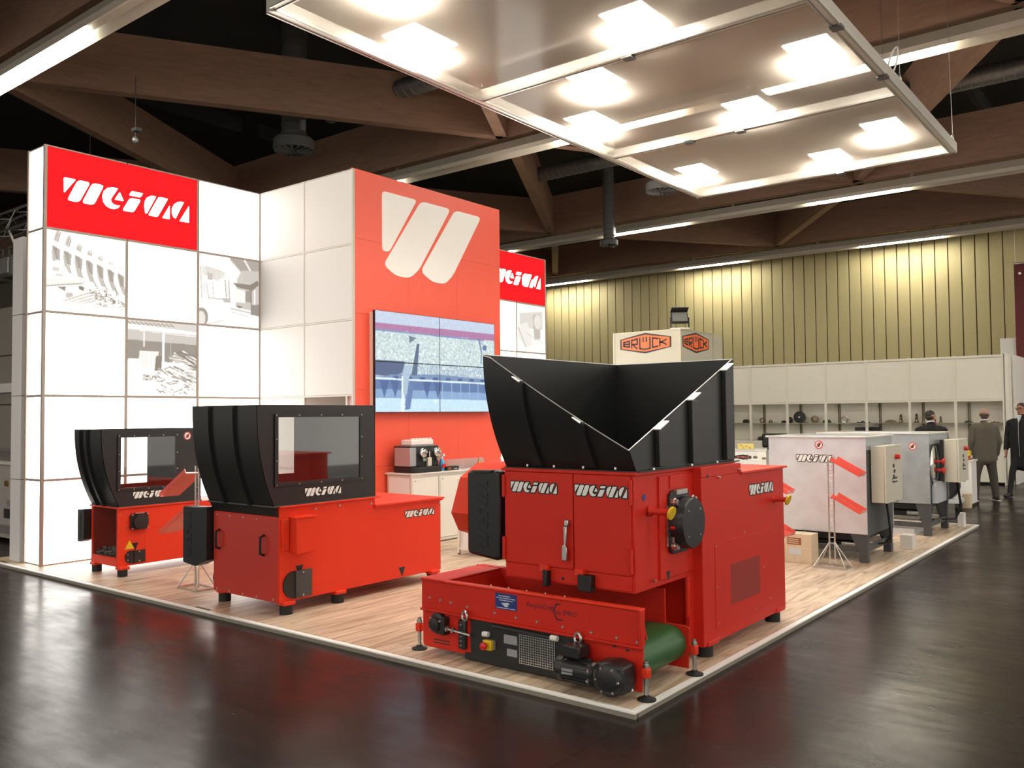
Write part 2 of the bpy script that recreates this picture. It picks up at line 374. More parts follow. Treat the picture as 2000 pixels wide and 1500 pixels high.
def text(body, o, face, size, parent, mat, name='lettering', th=.001, bold=0., width=None):
    c = bpy.data.curves.new('txt', 'FONT'); c.body = body; c.size = size; c.extrude = 0; c.offset = bold; c.resolution_u = 2
    t = bpy.data.objects.new('txt', c); COL.objects.link(t); bpy.context.view_layer.update()
    me = bpy.data.meshes.new_from_object(t.evaluated_get(bpy.context.evaluated_depsgraph_get()))
    bpy.data.objects.remove(t); bpy.data.curves.remove(c)
    du, dv, dn = [Vector(a) for a in AX[face]]; o = Vector(o); org = Vector(ORG.get(parent.name, (0,0,0))) if parent else Vector()
    k = 1.
    if width: xs = [v.co.x for v in me.vertices]; k = width/max(1e-6, max(xs)-min(xs))
    for v in me.vertices: p = o+du*v.co.x*k-dv*v.co.y+dn*th; v.co = p-org
    me.name = name; me.materials.clear(); me.materials.append(mat)
    return place(name, me, parent, org=org)
def raster(name, img, o, face, wd, ht, parent, mat, th=.0, org=None):      # img (H,W,3) linear colours as a grid mesh with a colour attribute
    H, W = img.shape[:2]; du, dv, dn = [np.array(a, float) for a in AX[face]]; o = np.array(o, float)+dn*th
    og = np.array(ORG.get(parent.name, (0,0,0)) if parent else (0,0,0), float)
    jj, ii = np.meshgrid(np.arange(W+1)/W*wd, np.arange(H+1)/H*ht)
    vs = (o-og)[None]+jj.reshape(-1,1)*du+ii.reshape(-1,1)*dv
    q = (np.arange(H)[:,None]*(W+1)+np.arange(W)[None]).reshape(-1); fs = np.stack([q, q+W+1, q+W+2, q+1], 1)
    me = bpy.data.meshes.new(name); me.from_pydata(vs.tolist(), [], fs.tolist())
    a = me.color_attributes.new('print', 'FLOAT_COLOR', 'CORNER')
    c = np.ones((H*W, 4, 4), np.float32); c[:,:,:3] = img.reshape(-1,1,3); a.data.foreach_set('color', c.reshape(-1))
    me.materials.append(mat); return place(name, me, parent, org=tuple(og))
# small painter for prints (u, v in 0..1, v down)
class Paint:
    def __init__(s, W, H, col):
        s.W, s.H = W, H; s.a = np.ones((H, W, 3))*np.array(col); s.U, s.V = np.meshgrid((np.arange(W)+.5)/W, (np.arange(H)+.5)/H)
    def poly(s, pts, col, al=1.):
        ins = np.zeros((s.H, s.W), bool); n = len(pts)
        for i in range(n):
            (x0,y0),(x1,y1) = pts[i], pts[(i+1)%n]
            if y0 == y1: continue
            c = (s.V < y0) != (s.V < y1); ins ^= c & (s.U < (x1-x0)*(s.V-y0)/(y1-y0)+x0)
        s.a[ins] = s.a[ins]*(1-al)+np.array(col)*al; return s
    def line(s, p, q, w, col, al=1.):
        d = np.array(q, float)-p; L = max(1e-9, d@d); t = np.clip(((s.U-p[0])*d[0]+(s.V-p[1])*d[1])/L, 0, 1)
        m = np.hypot(s.U-p[0]-t*d[0], s.V-p[1]-t*d[1]) < w/2; s.a[m] = s.a[m]*(1-al)+np.array(col)*al; return s
    def disc(s, c, rx, ry, col, al=1.):
        m = ((s.U-c[0])/rx)**2+((s.V-c[1])/ry)**2 < 1; s.a[m] = s.a[m]*(1-al)+np.array(col)*al; return s
    def noise(s, k, amp, mask=None):
        g = np.random.rand(int(s.H/k)+3, int(s.W/k)+3); yi, xi = s.V*s.H/k, s.U*s.W/k; y0, x0 = yi.astype(int), xi.astype(int); fy, fx = yi-y0, xi-x0
        v = (g[y0,x0]*(1-fx)+g[y0,x0+1]*fx)*(1-fy)+(g[y0+1,x0]*(1-fx)+g[y0+1,x0+1]*fx)*fy
        f = 1+amp*(v-.5)*2; m = np.ones_like(v, bool) if mask is None else mask(s.U, s.V); s.a[m] *= f[m][:,None]; return s
    def blur(s, k=1):
        for _ in range(k):
            p = np.pad(s.a, ((1,1),(1,1),(0,0)), 'edge'); s.a = (p[:-2,1:-1]+p[2:,1:-1]+p[1:-1,:-2]+p[1:-1,2:]+2*s.a)/6
        return s

# ================================================================== THE HALL
Y_WALL = 22.0
fl = B().box(-40, 14, -22, 40, -.1, 0).build('floor', floor_mat()); struct(fl, 'dark polished hall floor with large seams')
ce = B().box(-40, 14, -22, 40, 9.2, 9.4).build('ceiling', ceil_m); struct(ce, 'dark hall ceiling')
# cladded back wall: one base and upright panels with recessed joints
wb = grp('wall_back', (0, Y_WALL, 0), 'yellowish hall wall of upright cladding panels')
B().box(-34, 6, Y_WALL+.03, Y_WALL+.3, 0, 9.2).build('backing', clad_gap, wb)
PW = .335
pm = B().box(-PW/2+.014, PW/2-.014, -.03, .03, 0, 7.6).mesh('cladding_panel'); pm.materials.append(clad_m)
for i in range(58):
    o = place('cladding_panel', pm, wb, bev=.006); o.location = (-1.35-PW*(i+.5), 0, 0)
for i in range(4):
    B().box(-1.35+i*1.5+.01, -1.35+(i+1)*1.5-.01, Y_WALL-.02, Y_WALL+.04, 0, 7.6).build('plain_panel', clad_m, wb)
wl = B().box(-32, -31.8, -14, 40, 0, 9.2).build('wall_left', M('far_wall_grey', (.20, .18, .15), .8)); struct(wl, 'distant grey hall wall')
# burgundy fabric banner at the wall and white service wall below it
t = thing('wall_banner', 'tall burgundy banner on the back wall at the right edge', 'banner', (-.5, 20.7, 1.85))
B().box(-.93, .3, 20.69, 20.72, 1.85, 5.41).build('cloth', burg, t); B().cyl((-.95,20.705,5.42),(.32,20.705,5.42),.025).build('rod', steel, t)
B().cyl((-.80,20.66,5.16),(-.80,20.69,5.16),.03).build('eyelet', steel, t)
for x in (-.9,.25): B().cyl((x,20.705,5.42),(x,20.705,6.9),.004,n=6).build('wire', steel, t)

# glulam roof: beams over the lamp rails and a zigzag of braces between them
RAILS = [(.78, 6.5), (7.95, 6.5), (15.2, 6.5), (21.2, 6.5), (-6.4, 6.5), (-13.6, 6.5)]
for k, (y, z) in enumerate(RAILS):
    o = B().box(-34, 10, y-.11, y+.11, z+.22, z+1.25).build('roof_beam', beam_m); struct(o, 'long brown glulam roof beam above a lamp rail')
nod = [(-11.3,-3.1,5.1,-19.5), (-15.4,-7.2,1.0,9.2), (-11.3,-3.1,5.1,-19.5), (-15.4,-7.2,1.0,9.2)]
for k in range(3):
    for xa in nod[k]:
        for xb in nod[k+1]:
            if abs(abs(xa-xb)-4.1) < .2:
                a = Vector((xa, RAILS[k][0]+.1, 7.18)); b = Vector((xb, RAILS[k+1][0]-.1, 7.18))
                o = B().bar(a, b, .2, .92).build('roof_brace', beam_m); struct(o, 'slanting brown glulam brace between two roof beams')
# secondary braces towards the camera side
for xa, xb in ((-11.3,-7.2),(-3.1,-7.2)):
    o = B().bar((xa, .68, 7.18), (xb, -6.5, 7.18), .2, .92).build('roof_brace', beam_m); struct(o, 'slanting brown glulam brace between two roof beams')
for y in (-3., 4.3, 11.6, 18.4):
    for x in (-22,-15,-8,-1):
        o = B().bar((x, y-3.4, 8.6), (x, y+3.4, 8.6), .12, .35).build('roof_purlin', ceil_m); struct(o)

# lamp rails with fluorescent fittings, some lit
LIT = {0: [(-11.2,-8.15),(-5.4,-2.9),(.6,3.),(6.2,8.6)], 1: [(-12.3,-10.),(-6.05,-3.7),(-2.4,0.1),(4.,6.4),(9.,11.4)], 2: [(-15.,-12.8),(-9.55,-7.3),(-4.2,-2.15),(2.,4.2),(7.5,9.7)], 3: [(-16.5,-14.1),(-10.5,-8.3),(-4.8,-2.65),(1,3)],
       4: [(-13,-10.5),(-7.2,-4.8),(-1.5,1.),(4.3,6.8),(9.6,12)], 5: [(-10,-7.5),(-4.2,-1.8),(1.5,4.)]}
names = ['nearest lamp rail, at the upper left corner, bright at its far end', 'second lamp rail, passing above the white canopy', 'third lamp rail, between the canopy and the cladded wall', 'farthest lamp rail, running along the top of the cladded wall', 'lamp rail across the hall in front of the stand, outside the picture', 'lamp rail farthest in front of the stand, outside the picture']
for k, (y, z) in enumerate(RAILS):
    t = thing('lamp_rail', names[k], 'lamp', (-8, y, z), 'lamp rails under the roof')
    prof = [(y-.17,z-.02),(y-.15,z-.09),(y-.05,z-.02),(y+.05,z-.02),(y+.15,z-.09),(y+.17,z-.02),(y+.09,z+.14),(y-.09,z+.14)]
    B().prism(prof, 'x', -20, 13).build('housing', tube_off, t)
    for x in range(-18, 13, 4): B().bar((x, y, z+.14), (x, y, z+.24), .05).build('hanger', steel, t)
    for a, b in LIT[k]:
        B().prism([(y-.10,z-.035),(y-.075,z-.095),(y+.075,z-.095),(y+.10,z-.035)], 'x', a, b).build('tube', tube_on, t)

# ducts, air diffusers, sensor
for lab, y, z, xa, xb in (('silver spiral air duct above the left edge of the canopy', 6.2, 7.35, -10, -2.5), ('silver spiral air duct behind the third lamp rail side of the canopy', 11.7, 7.25, -9.2, 4)):
    t = thing('air_duct', lab, 'duct', (xa, y, z), 'air ducts')
    B().cyl((xa,y,z),(xb,y,z),.17,n=20).build('pipe', duct_m, t)
    b = B()
    x = xa
    while x < xb: b.torus((x,y,z),(1,0,.1),.172,.008,20,5); x += .16
    b.build('spiral_seam', duct_m, t, kind='stuff')
def diffuser(lab, c, R, L):
    t = thing('air_diffuser', lab, 'vent', c, 'round ceiling air diffusers'); c = Vector(c); h = R*.62
    B().cyl(c+Vector((0,0,h)), c+Vector((0,0,h+L)), R*.60, n=24).build('neck', vent_m, t)
    b = B()
    for i in range(int(L/.14)): b.torus(c+Vector((0,0,h+.1+i*.14)), (0,0,1), R*.61, .012, 24, 5)
    b.build('spiral_seam', vent_m, t, kind='stuff')
    B().lathe(c, [(R*.2,.03),(R*.94,.03),(R*.94,0),(R,.0),(R,h*.8),(R*.9,h),(R*.6,h)], 28).build('drum', vent_m, t)
    for i in range(16):
        a = 2*PI*i/16; d = Vector((math.cos(a), math.sin(a), 0)); e = Vector((-d.y, d.x, 0))
        B().obox(c+d*R*.55, d*R*.38, e*R*.055+Vector((0,0,.012)), Vector((0,0,1))*.012).build('vane', vent_m, t)
    B().cyl(c, c+Vector((0,0,.04)), R*.15).build('hub', vent_m, t)
    B().box(c.x+R*.55,c.x+R*.75,c.y-.05,c.y+.05,c.z+h+.1,c.z+h+.28).build('actuator', silverp, t)
DIF1 = (-10.3, 5.62, 6.58)
diffuser('round air diffuser on a fat pipe above the white and red tower', DIF1, .37, 9.18-DIF1[2]-.23)
diffuser('round air diffuser just left of the canopy corner', (-5.4, 10.5, 5.98), .30, 3.0)
diffuser('small distant air diffuser in front of the third lamp rail', (-8.5, 13.6, 5.80), .22, 3.25)
t = thing('ceiling_sensor', 'small pale sensor ball hanging above the lit red logo panel', 'sensor', (-10.2, 2.55, 6.0))
B().ell((-10.2,2.55,6.0),(.05,.05,.05)).build('ball', silverp, t); B().cyl((-10.2,2.55,6.05),(-10.2,2.55,7.),.006).build('cord', vent_m, t); B().box(-10.24,-10.1,2.5,2.6,6.12,6.17).build('bracket', vent_m, t)

# ================================================================== THE STAND
P = .04
pf = thing('stand_platform', 'low exhibition platform of oak laminate planks with pale metal edge', 'platform', (0, 0, 0))
PX0, PY1 = -8.95, 9.95
B().box(PX0, -.045, .045, PY1-.045, .004, P-.008).build('deck', M('deck_board', (.10,.06,.03), .8), pf)
PLW, PLL = .232, 1.66
pmesh = {}
ncol = int(round((-.05-PX0)/PLW))
for i in range(ncol):
    x = -.05-PLW*(i+.5); y = .05-((i*.61) % 1)*PLL
    while y < PY1-.05:
        y0, y1 = max(y, .05), min(y+PLL, PY1-.05); y += PLL
        if y1-y0 < .08: continue
        if x < -7.9 and y0 > .9: continue
        key = round(y1-y0, 2)
        if key not in pmesh:
            pmesh[key] = B().box(-PLW/2+.0012, PLW/2-.0012, -(y1-y0)/2+.0012, (y1-y0)/2-.0012, -.008, 0).mesh('plank'); pmesh[key].materials.append(plank_m)
        o = place('plank', pmesh[key], pf); o.location = (x, (y0+y1)/2, P)
edge = M('edge_profile', (.93, .92, .89), .4); skirt = M('edge_skirt', (.30, .27, .22), .5, .2)
def edging(p, q, n):       # pale aluminium profile on a grey skirt along an edge, n = outward
    p, q, n = Vector(p), Vector(q), Vector(n); d = (q-p).normalized(); c = (p+q)/2; z = Vector((0,0,1)); L = (q-p).length/2
    B().obox(c-n*.0225+z*.0345, d*L, n*.0225, z*.0048).build('edge_trim', edge, pf); B().obox(c-n*.020+z*.0147, d*(L-.004), n*.014, z*.0147).build('edge_skirt', skirt, pf)
edging((PX0,0,0),(0,0,0),(0,-1,0)); edging((0,.046,0),(0,PY1,0),(1,0,0)); edging((-.046,PY1,0),(-7.5,PY1,0),(0,1,0))

# ---- prints
def sep(v): v = np.clip(v, 0, 1.); return np.array([.30+.70*v, .245+.755*v, .185+.815*v])
def sepia(gray):
    g = np.clip(gray, 0, 1)[..., None]; return (np.array([.24,.19,.14])+np.array([.76,.80,.83])*g**1.25)**2.2*1.12
def print_rotor():
    p = Paint(150, 150, (1,1,1)); rnd = random.Random(3)
    p.poly([(0,.12),(.12,.2),(.15,.42),(0,.5)], (.86,)*3)
    for i in range(7):                                   # curved rotor discs with their cutter pockets
        x0 = .12+i*.135; y0 = .02+i*.04; n = 14
        L = [(x0+.05*math.sin(PI*t/n)*-1+.10*(t/n)**2*(i*.12), y0+.50*t/n) for t in range(n+1)]
        for wd, sh, dx in ((.085,.93,.0),(.055,.62,.02),(.02,.97,-.03),(.018,.42,.052)):
            for a, b in zip(L, L[1:]): p.line((a[0]+dx,a[1]),(b[0]+dx,b[1]), wd*.75, (sh,)*3, .85)
        p.poly([(x0-.04,y0+.10),(x0+.05,y0+.14),(x0+.05,y0+.20),(x0-.04,y0+.17)], (.98,)*3)
        p.poly([(x0-.04,y0+.18),(x0+.05,y0+.21),(x0+.045,y0+.36),(x0-.0,y0+.33)], (.45,)*3, .8)
        p.poly([(x0-.01,y0+.44),(x0+.07,y0+.46),(x0+.075,y0+.56),(x0,y0+.53)], (.92,)*3); p.poly([(x0,y0+.54),(x0+.075,y0+.57),(x0+.07,y0+.62),(x0+.01,y0+.60)], (.25,)*3, .85)
    p.poly([(0,.44),(.14,.36),(.24,.44),(.30,.56),(.1,.60),(0,.58)], (.95,)*3); p.disc((.12,.48),.045,.03,(.72,)*3); p.disc((.16,.55),.05,.02,(.74,)*3)
    p.poly([(0,.60),(.45,.57),(.42,.66),(0,.72)], (.84,)*3); p.line((0,.70),(.45,.62),.012,(.5,)*3)
    p.poly([(.14,.70),(.24,.66),(.36,.70),(.36,.80),(.22,.82)], (.93,)*3); p.poly([(.14,.70),(.24,.68),(.23,.74)], (.4,)*3); p.poly([(.24,.76),(.33,.75),(.33,.82),(.24,.82)], (.66,)*3)
    for i in range(9):
        y = .70+i*.03; p.line((.2+i*.05,.86+i*.01),(.62+i*.04,y-.02),.022,(.80+.03*(i%3),)*3); p.line((.2+i*.05,.875+i*.01),(.62+i*.04,y-.004),.008,(.55,)*3)
    for i in range(220):
        x, y = rnd.uniform(.6,1.), rnd.uniform(.62,.92); a = rnd.uniform(0,PI); l = rnd.uniform(.01,.035)
        if (x-.6)*.6+.62 > y+.02: continue
        p.line((x,y),(x+l*math.cos(a),y+l*math.sin(a)),.009,(rnd.choice([.3,.45,.9,.98,.7]),)*3)
    p.blur(1); f = np.clip((p.V-.82)/.18,0,1)[...,None]; p.a = p.a*(1-f)+f; f = np.clip(((1-p.V)*1.0-.55-.45*(1-p.U))/.12,0,1)[...,None]*(p.U>.3)[...,None]; p.a = p.a*(1-f)+f
    return sepia(p.a[...,0]*1.08)
def print_timber():
    p = Paint(150, 150, (1,1,1)); rnd = random.Random(5)
    p.poly([(0,0),(1,0),(1,.16),(0,.13)], (.80,)*3)
    for i in range(11): p.line((i*.06,.02),(i*.06+.05,.05),.018,(.55,)*3)
    p.poly([(0,.05),(1,.10),(1,.14),(0,.12)], (.97,)*3); p.poly([(0,.13),(1,.17),(1,.28),(0,.26)], (.74,)*3); p.poly([(0,.26),(1,.28),(1,.55),(0,.52)], (.50,)*3)
    p.poly([(.17,.40),(.44,.40),(.40,.62),(.15,.62)], (.93,)*3); p.poly([(.02,.51),(.2,.51),(.2,.66),(.02,.67)], (.95,)*3)
    for i in range(8): p.line((.18+i*.03,.41),(.18+i*.03,.62),.004,(.84,)*3)
    p.poly([(.40,.46),(.48,.46),(.48,.66),(.38,.66)], (.42,)*3); p.poly([(0,.67),(1,.66),(1,1),(0,1)], (.97,)*3)
    p.line((.23,.13),(.23,.34),.016,(.93,)*3); p.line((.505,.1),(.505,.68),.035,(.99,)*3); p.line((.61,.2),(.61,.55),.012,(.8,)*3)
    for i in range(46):
        y = .36+.40*rnd.random()**1.2; x = .55+rnd.random()*.3; l = rnd.uniform(.15,.4); a = rnd.uniform(.15,1.)*(1.2-y)
        c = rnd.choice([.97,.93,.86,.6,.4]); p.line((x,y),(x+l,y+l*a),rnd.choice([.012,.02,.026]),(c,)*3)
    for i in range(150):
        y = rnd.uniform(.62,.97); x = rnd.uniform(.40-.1*(y-.6),1.); a = rnd.uniform(-.4,.9); l = rnd.uniform(.02,.09); c = rnd.choice([.97,.9,.6,.45,.95])
        p.line((x,y),(x+l,y+l*a),.010,(c,)*3)
    p.poly([(.22,.72),(.42,.72),(.42,.79),(.22,.79)], (.8,)*3)
    for i in range(26): p.disc((rnd.uniform(.22,.42),rnd.uniform(.72,.79)),.012,.01,(rnd.choice([.3,.6,.95]),)*3)
    p.blur(1); return sepia(p.a[...,0])
def print_forklift():
    p = Paint(150, 150, (.98,)*3); rnd = random.Random(8)
    p.poly([(.5,.0),(1,.0),(1,.15),(.70,.2)], (.60,)*3); p.line((.74,.0),(.84,.14),.03,(.92,)*3); p.poly([(.70,.16),(1,.14),(1,.75),(.60,.72),(.62,.3)], (.74,)*3)
    p.line((.5,.02),(.70,.2),.02,(.75,)*3); p.line((.70,.2),(.70,.34),.012,(.8,)*3)
    p.poly([(.55,.36),(.84,.36),(.97,.28),(1,.34),(.88,.44),(.62,.42)], (.45,)*3); p.poly([(.76,.46),(.86,.44),(.86,.62),(.76,.62)], (.55,)*3); p.poly([(.60,.44),(.76,.46),(.76,.64),(.60,.64)], (.93,)*3)
    p.line((.86,.44),(.86,.80),.02,(.4,)*3); p.line((.92,.44),(.92,.78),.03,(.93,)*3); p.poly([(.85,.66),(1,.64),(1,.82),(.86,.80)], (.5,)*3)
    p.poly([(.02,.15),(.36,.2),(.45,.3),(.3,.36),(.02,.28)], (.9,)*3)
    for i in range(6): p.line((.10,.18+i*.022),(.45-.03*i,.24+i*.022),.006,(.62,)*3)
    p.line((.03,.2),(.05,.62),.016,(.75,)*3); p.line((.08,.2),(.09,.62),.01,(.8,)*3); p.poly([(.14,.26),(.22,.26),(.22,.36),(.14,.36)], (.72,)*3)
    p.line((.12,.42),(.16,.62),.012,(.7,)*3); p.line((.16,.62),(.40,.62),.014,(.66,)*3); p.line((.22,.40),(.24,.62),.01,(.7,)*3)
    p.line((.42,.34),(.45,.66),.012,(.5,)*3); p.line((.48,.34),(.50,.7),.02,(.7,)*3); p.poly([(.38,.60),(.50,.60),(.52,.66),(.4,.66)], (.7,)*3)
    p.poly([(0,.66),(.52,.66),(.52,.92),(.3,.99),(0,1)], (.97,)*3); p.disc((.05,.90),.10,.13,(.55,)*3); p.disc((.04,.92),.07,.10,(.86,)*3); p.line((.12,1.),(.5,.9),.01,(.75,)*3)
    p.line((.52,.74),(.85,.78),.015,(.66,)*3); p.line((.52,.79),(.8,.83),.01,(.75,)*3); p.poly([(.60,.68),(.72,.7),(.66,.73)], (.45,)*3)
    p.poly([(.52,.84),(1,.84),(1,1),(.3,1)], (.95,)*3); p.blur(1); return sepia(p.a[...,0])
def print_blocks():
    p = Paint(110, 110, (.95,)*3)
    p.poly([(.1,.2),(.9,.1),(.9,.5),(.1,.5)], (.80,)*3); p.poly([(.05,.45),(.35,.38),(.52,.62),(.5,.85),(.3,.92),(.05,.7)], (.88,)*3); p.line((.05,.5),(.3,.9),.02,(.6,)*3)
    p.poly([(.55,.2),(.8,.16),(.82,.7),(.6,.74)], (.68,)*3); p.disc((.72,.34),.12,.16,(.85,)*3); p.line((.3,.6),(.9,.78),.02,(.8,)*3); p.blur(2); return sepia(p.a[...,0]*.95+.05)
lit_print = print_mat('lit_print', 1.0)

# ---- left light wall: rows .965 high
XL = -7.786; Z0, RH = P, .965; ZT = Z0+5*RH
YC = [.19, 1.16, 2.13, 3.098]; FR = .018
def panel_obj(name, mat, parent, x0, x1, y0, y1, z0, z1): return B().box(x0,x1,y0,y1,z0,z1).build(name, mat, parent)
lw = thing('light_wall', 'tall backlit white panel wall with a red logo field at the left', 'light wall', (XL-.2, .2, P))
B().box(XL-.40, XL-.02, YC[0]+.02, YC[3]-.01, P+.01, ZT-.01).build('core', white, lw)
for j in range(4): B().box(XL-.028, XL+.006, YC[j]-.018, YC[j]+.018, P, ZT if j != 1 else Z0+4*RH-.016).build('post', frame_m, lw, bev=.003)
B().box(XL-.44, XL-.405, YC[0]-FR, YC[0]+FR, P, ZT).build('post', frame_m, lw, bev=.003)
for k in range(6):
    z = Z0+k*RH
    for j in range(3):
        if k == 4 or True: B().box(XL-.02, XL+.003, YC[j]+FR/1.6, YC[j+1]-FR/1.6, z-(.014 if k else 0), z+.014 if k < 5 else z).build('rail', frame_m, lw)
    B().box(XL-.405, XL-.028, YC[0]-.003, YC[0]+.02, z-(.014 if k else 0), z+.014 if k < 5 else z).build('rail', frame_m, lw)
    if k < 5: panel_obj('side_panel', panel_soft, lw, XL-.403, XL-.03, YC[0], YC[0]+.015, z+.014, z+RH-.014)
prints = {(0,3): print_rotor, (1,2): print_timber, (2,3): print_forklift}
for j in range(3):
    for k in range(5):
        if k == 4 and j < 2: continue
        y0, y1, z0, z1 = YC[j]+.012, YC[j+1]-.012, Z0+k*RH+.014, Z0+(k+1)*RH-.014
        if (j,k) in prints: raster('photo_panel', prints[(j,k)](), (XL, y0, z1), '+x', y1-y0, z1-z0, lw, lit_print)
        else: panel_obj('light_panel', panel_lit, lw, XL-.012, XL, y0, y1, z0, z1)
rp = panel_obj('logo_panel', tile_red, lw, XL-.012, XL, YC[0]+.012, YC[2]-.012, Z0+4*RH+.014, ZT-.014); rp['label'] = 'glowing red logo panel'
logo((XL, .386, 4.520), '+x', 1.598, rp, logo_lit, None, th=.012, height=.265)
# ---- central tower: white side and red front
tw = thing('display_tower', 'square tower with a white panelled side and a red front bearing a big white mark', 'tower', (-6.8, 4.6, P))
XR, YS, YE, TT = -5.844, 3.098, 6.08, 4.88
B().box(XL+.02, XR-.03, YS+.03, YE-.01, 2.0, TT-.01).build('core', white, tw)
B().box(XL+.02, -6.80, YS+.03, YE-.01, P, 2.0).build('core', white, tw); B().box(XR-.14, XR-.03, YS+.03, YE-.01, P, 2.0).build('core', white, tw)
B().box(-6.80, XR-.14, YS+.9, YS+.95, P, 2.0).build('doorway_back', M('doorway_grey', (.16,.145,.12), .8), tw)
xs = [XL, -6.81, XR]
for j in range(2):
    for k in range(5):
        if j == 1 and k < 2: continue
        B().box(xs[j]+.012, xs[j+1]-.014, YS, YS+.02, Z0+k*RH+.012, Z0+(k+1)*RH-.012).build('white_panel', tower_white, tw, bev=.002)
for x in xs: B().box(x-.012, x+.012, YS-.004, YS+.03, P, ZT).build('post', frame_w, tw)
B().box(XR-.13, XR-.10, YS-.004, YS+.03, P, 1.97).build('post', frame_w, tw)
for k in range(6): B().box(xs[0]+.012, (xs[2] if k > 1 else xs[1])-.012, YS-.003, YS+.02, Z0+k*RH-.01 if k else P, Z0+k*RH+.01 if k < 5 else ZT).build('rail', frame_w, tw)
YR = [YS, 4.095, 5.09, YE]; ZR = [P, 1.05, 2.05, 3.02, 3.985, TT]
for j in range(3):
    for k in range(5): B().box(XR-.028, XR, YR[j]+.0015, YR[j+1]-.0015, ZR[k]+.0015, ZR[k+1]-.0015).build('red_panel', tower_red, tw)
mark = [rounded([(3.608,-4.683),(4.265,-4.683),(3.735,-3.885),(3.608,-3.885)], .07, 6),
        rounded([(4.345,-4.683),(4.955,-4.683),(4.30,-3.72),(4.12,-3.58),(3.86,-3.58),(3.63,-3.70)], .09, 6),
        rounded([(5.045,-4.683),(5.635,-4.683),(5.00,-3.73),(4.83,-3.58),(4.56,-3.58),(4.33,-3.70)], .09, 6)]
for p in mark: poly_sheet([p], (XR,0,0), (0,1,0), (0,0,-1), (1,0,0), .006).build('mark', M('mark_white', (.88,.87,.84), .4), tw)
# ---- right light wall with second logo
YD = [6.08, 7.05, 8.02, 8.985, 9.955]
rw = thing('light_wall', 'backlit panel wall with a red logo field right of the tower', 'light wall', (XL-.2, 8, P))
B().box(XL-.40, XL-.02, YD[0]+.02, YD[4]-.01, P+.01, ZT-.01).build('core', white, rw)
for j in range(5): B().box(XL-.028, XL+.006, YD[j]-.015, YD[j]+.015, P, ZT if j != 3 else Z0+4*RH-.016).build('post', frame_m, rw)
for k in range(6):
    for j in range(4): B().box(XL-.02, XL+.003, YD[j]+.011, YD[j+1]-.011, Z0+k*RH-(.014 if k else 0), Z0+k*RH+(.014 if k < 5 else 0)).build('rail', frame_m, rw)
for j in range(4):
    for k in range(5):
        if k == 4 and j >= 2: continue
        y0, y1, z0, z1 = YD[j]+.012, YD[j+1]-.012, Z0+k*RH+.014, Z0+(k+1)*RH-.014
        if (j,k) == (3,3): raster('photo_panel', print_blocks(), (XL, y0, z1), '+x', y1-y0, z1-z0, rw, lit_print)
        else: panel_obj('light_panel', panel_lit, rw, XL-.012, XL, y0, y1, z0, z1)
rp = panel_obj('logo_panel', tile_red, rw, XL-.012, XL, YD[2]+.012, YD[4]-.012, Z0+4*RH+.014, ZT-.014); rp['label'] = 'glowing red logo panel'
logo((XL, 8.19, 4.497), '+x', 1.57, rp, logo_lit, None, th=.012, height=.265)
# ---- video wall: four screens on a frame
def video():
    p = Paint(360, 200, (.50,.58,.66)); rnd = random.Random(11)
    p.poly([(0,0),(1,0),(1,.12),(0,.12)], (.60,.66,.76)); p.poly([(0,.12),(1,.115),(1,.19),(0,.18)], (.52,.30,.47))
    p.poly([(0,.18),(1,.19),(1,.50),(0,.49)], (.62,.70,.70))
    for i in range(3600):
        x, y = rnd.random(), rnd.uniform(.19,.66); c = rnd.choice([(.72,.80,.80),(.80,.86,.84),(.55,.63,.66),(.44,.53,.60),(.68,.76,.76)])
        if y > .50 and (x < .22 or y > .60): continue
        a = rnd.uniform(0,PI); l = rnd.uniform(.004,.012); p.line((x,y),(x+l*math.cos(a),y+l*1.8*math.sin(a)),.005,c)
    p.poly([(0,.18),(.9,.19),(.9,.205),(0,.20)], (.33,.40,.58))
    p.poly([(0,.49),(.22,.49),(.20,.60),(.12,.64),(0,.63)], (.15,.22,.36)); p.poly([(.12,.62),(.5,.60),(1,.64),(1,.67),(0,.66)], (.30,.40,.55))
    for i in range(9): p.poly([(.13+i*.105,.635),(.17+i*.105,.635),(.17+i*.105,.66),(.13+i*.105,.66)], (.10,.20,.42))
    p.poly([(0,.655),(1,.672),(1,.69),(0,.672)], (.74,.82,.86)); p.poly([(0,.675),(1,.69),(1,.79),(0,.77)], (.20,.31,.50)); p.poly([(0,.77),(1,.79),(1,.87),(0,.86)], (.36,.49,.66)); p.poly([(0,.86),(1,.87),(1,1),(0,1)], (.62,.75,.84))
    for x in (.03,.11,.36,.45): p.poly([(x,.68),(x+.07,.68),(x+.035,.86)], (.12,.22,.42), .9)
    for i in range(6): p.line((.52+i*.08,.69),(.52+i*.08,.86),.006,(.45,.58,.74))
    p.poly([(.315,.30),(.335,.30),(.315,.62),(.27,.62)], (.16,.24,.36)); p.poly([(.25,.22),(.31,.24),(.26,.30)], (.25,.32,.38))
    p.poly([(.22,.52),(.28,.52),(.25,.66),(.245,.82),(.19,.82),(.20,.62)], (.50,.60,.68)); p.line((.20,.64),(.20,.82),.012,(.78,.86,.9)); p.poly([(.25,.68),(.29,.70),(.26,.97),(.22,.98)], (.22,.33,.52)); p.line((.205,.83),(.20,.99),.022,(.76,.85,.90)); p.line((.235,.83),(.225,.93),.012,(.25,.36,.56))
    p.line((.85,.18),(.875,.34),.012,(.24,.32,.46)); p.line((.875,.34),(.87,.46),.012,(.36,.45,.55)); p.disc((.905,.28),.02,.03,(.22,.30,.48))
    p.disc((.465,.885),.006,.02,(1,1,1)); p.noise(3,.05); p.blur(1); return (p.a*1.12)**1.7
vid = video(); scr = print_mat('screen_picture', E_SCREEN); bez = M('screen_bezel', (.006,.006,.007), .3)
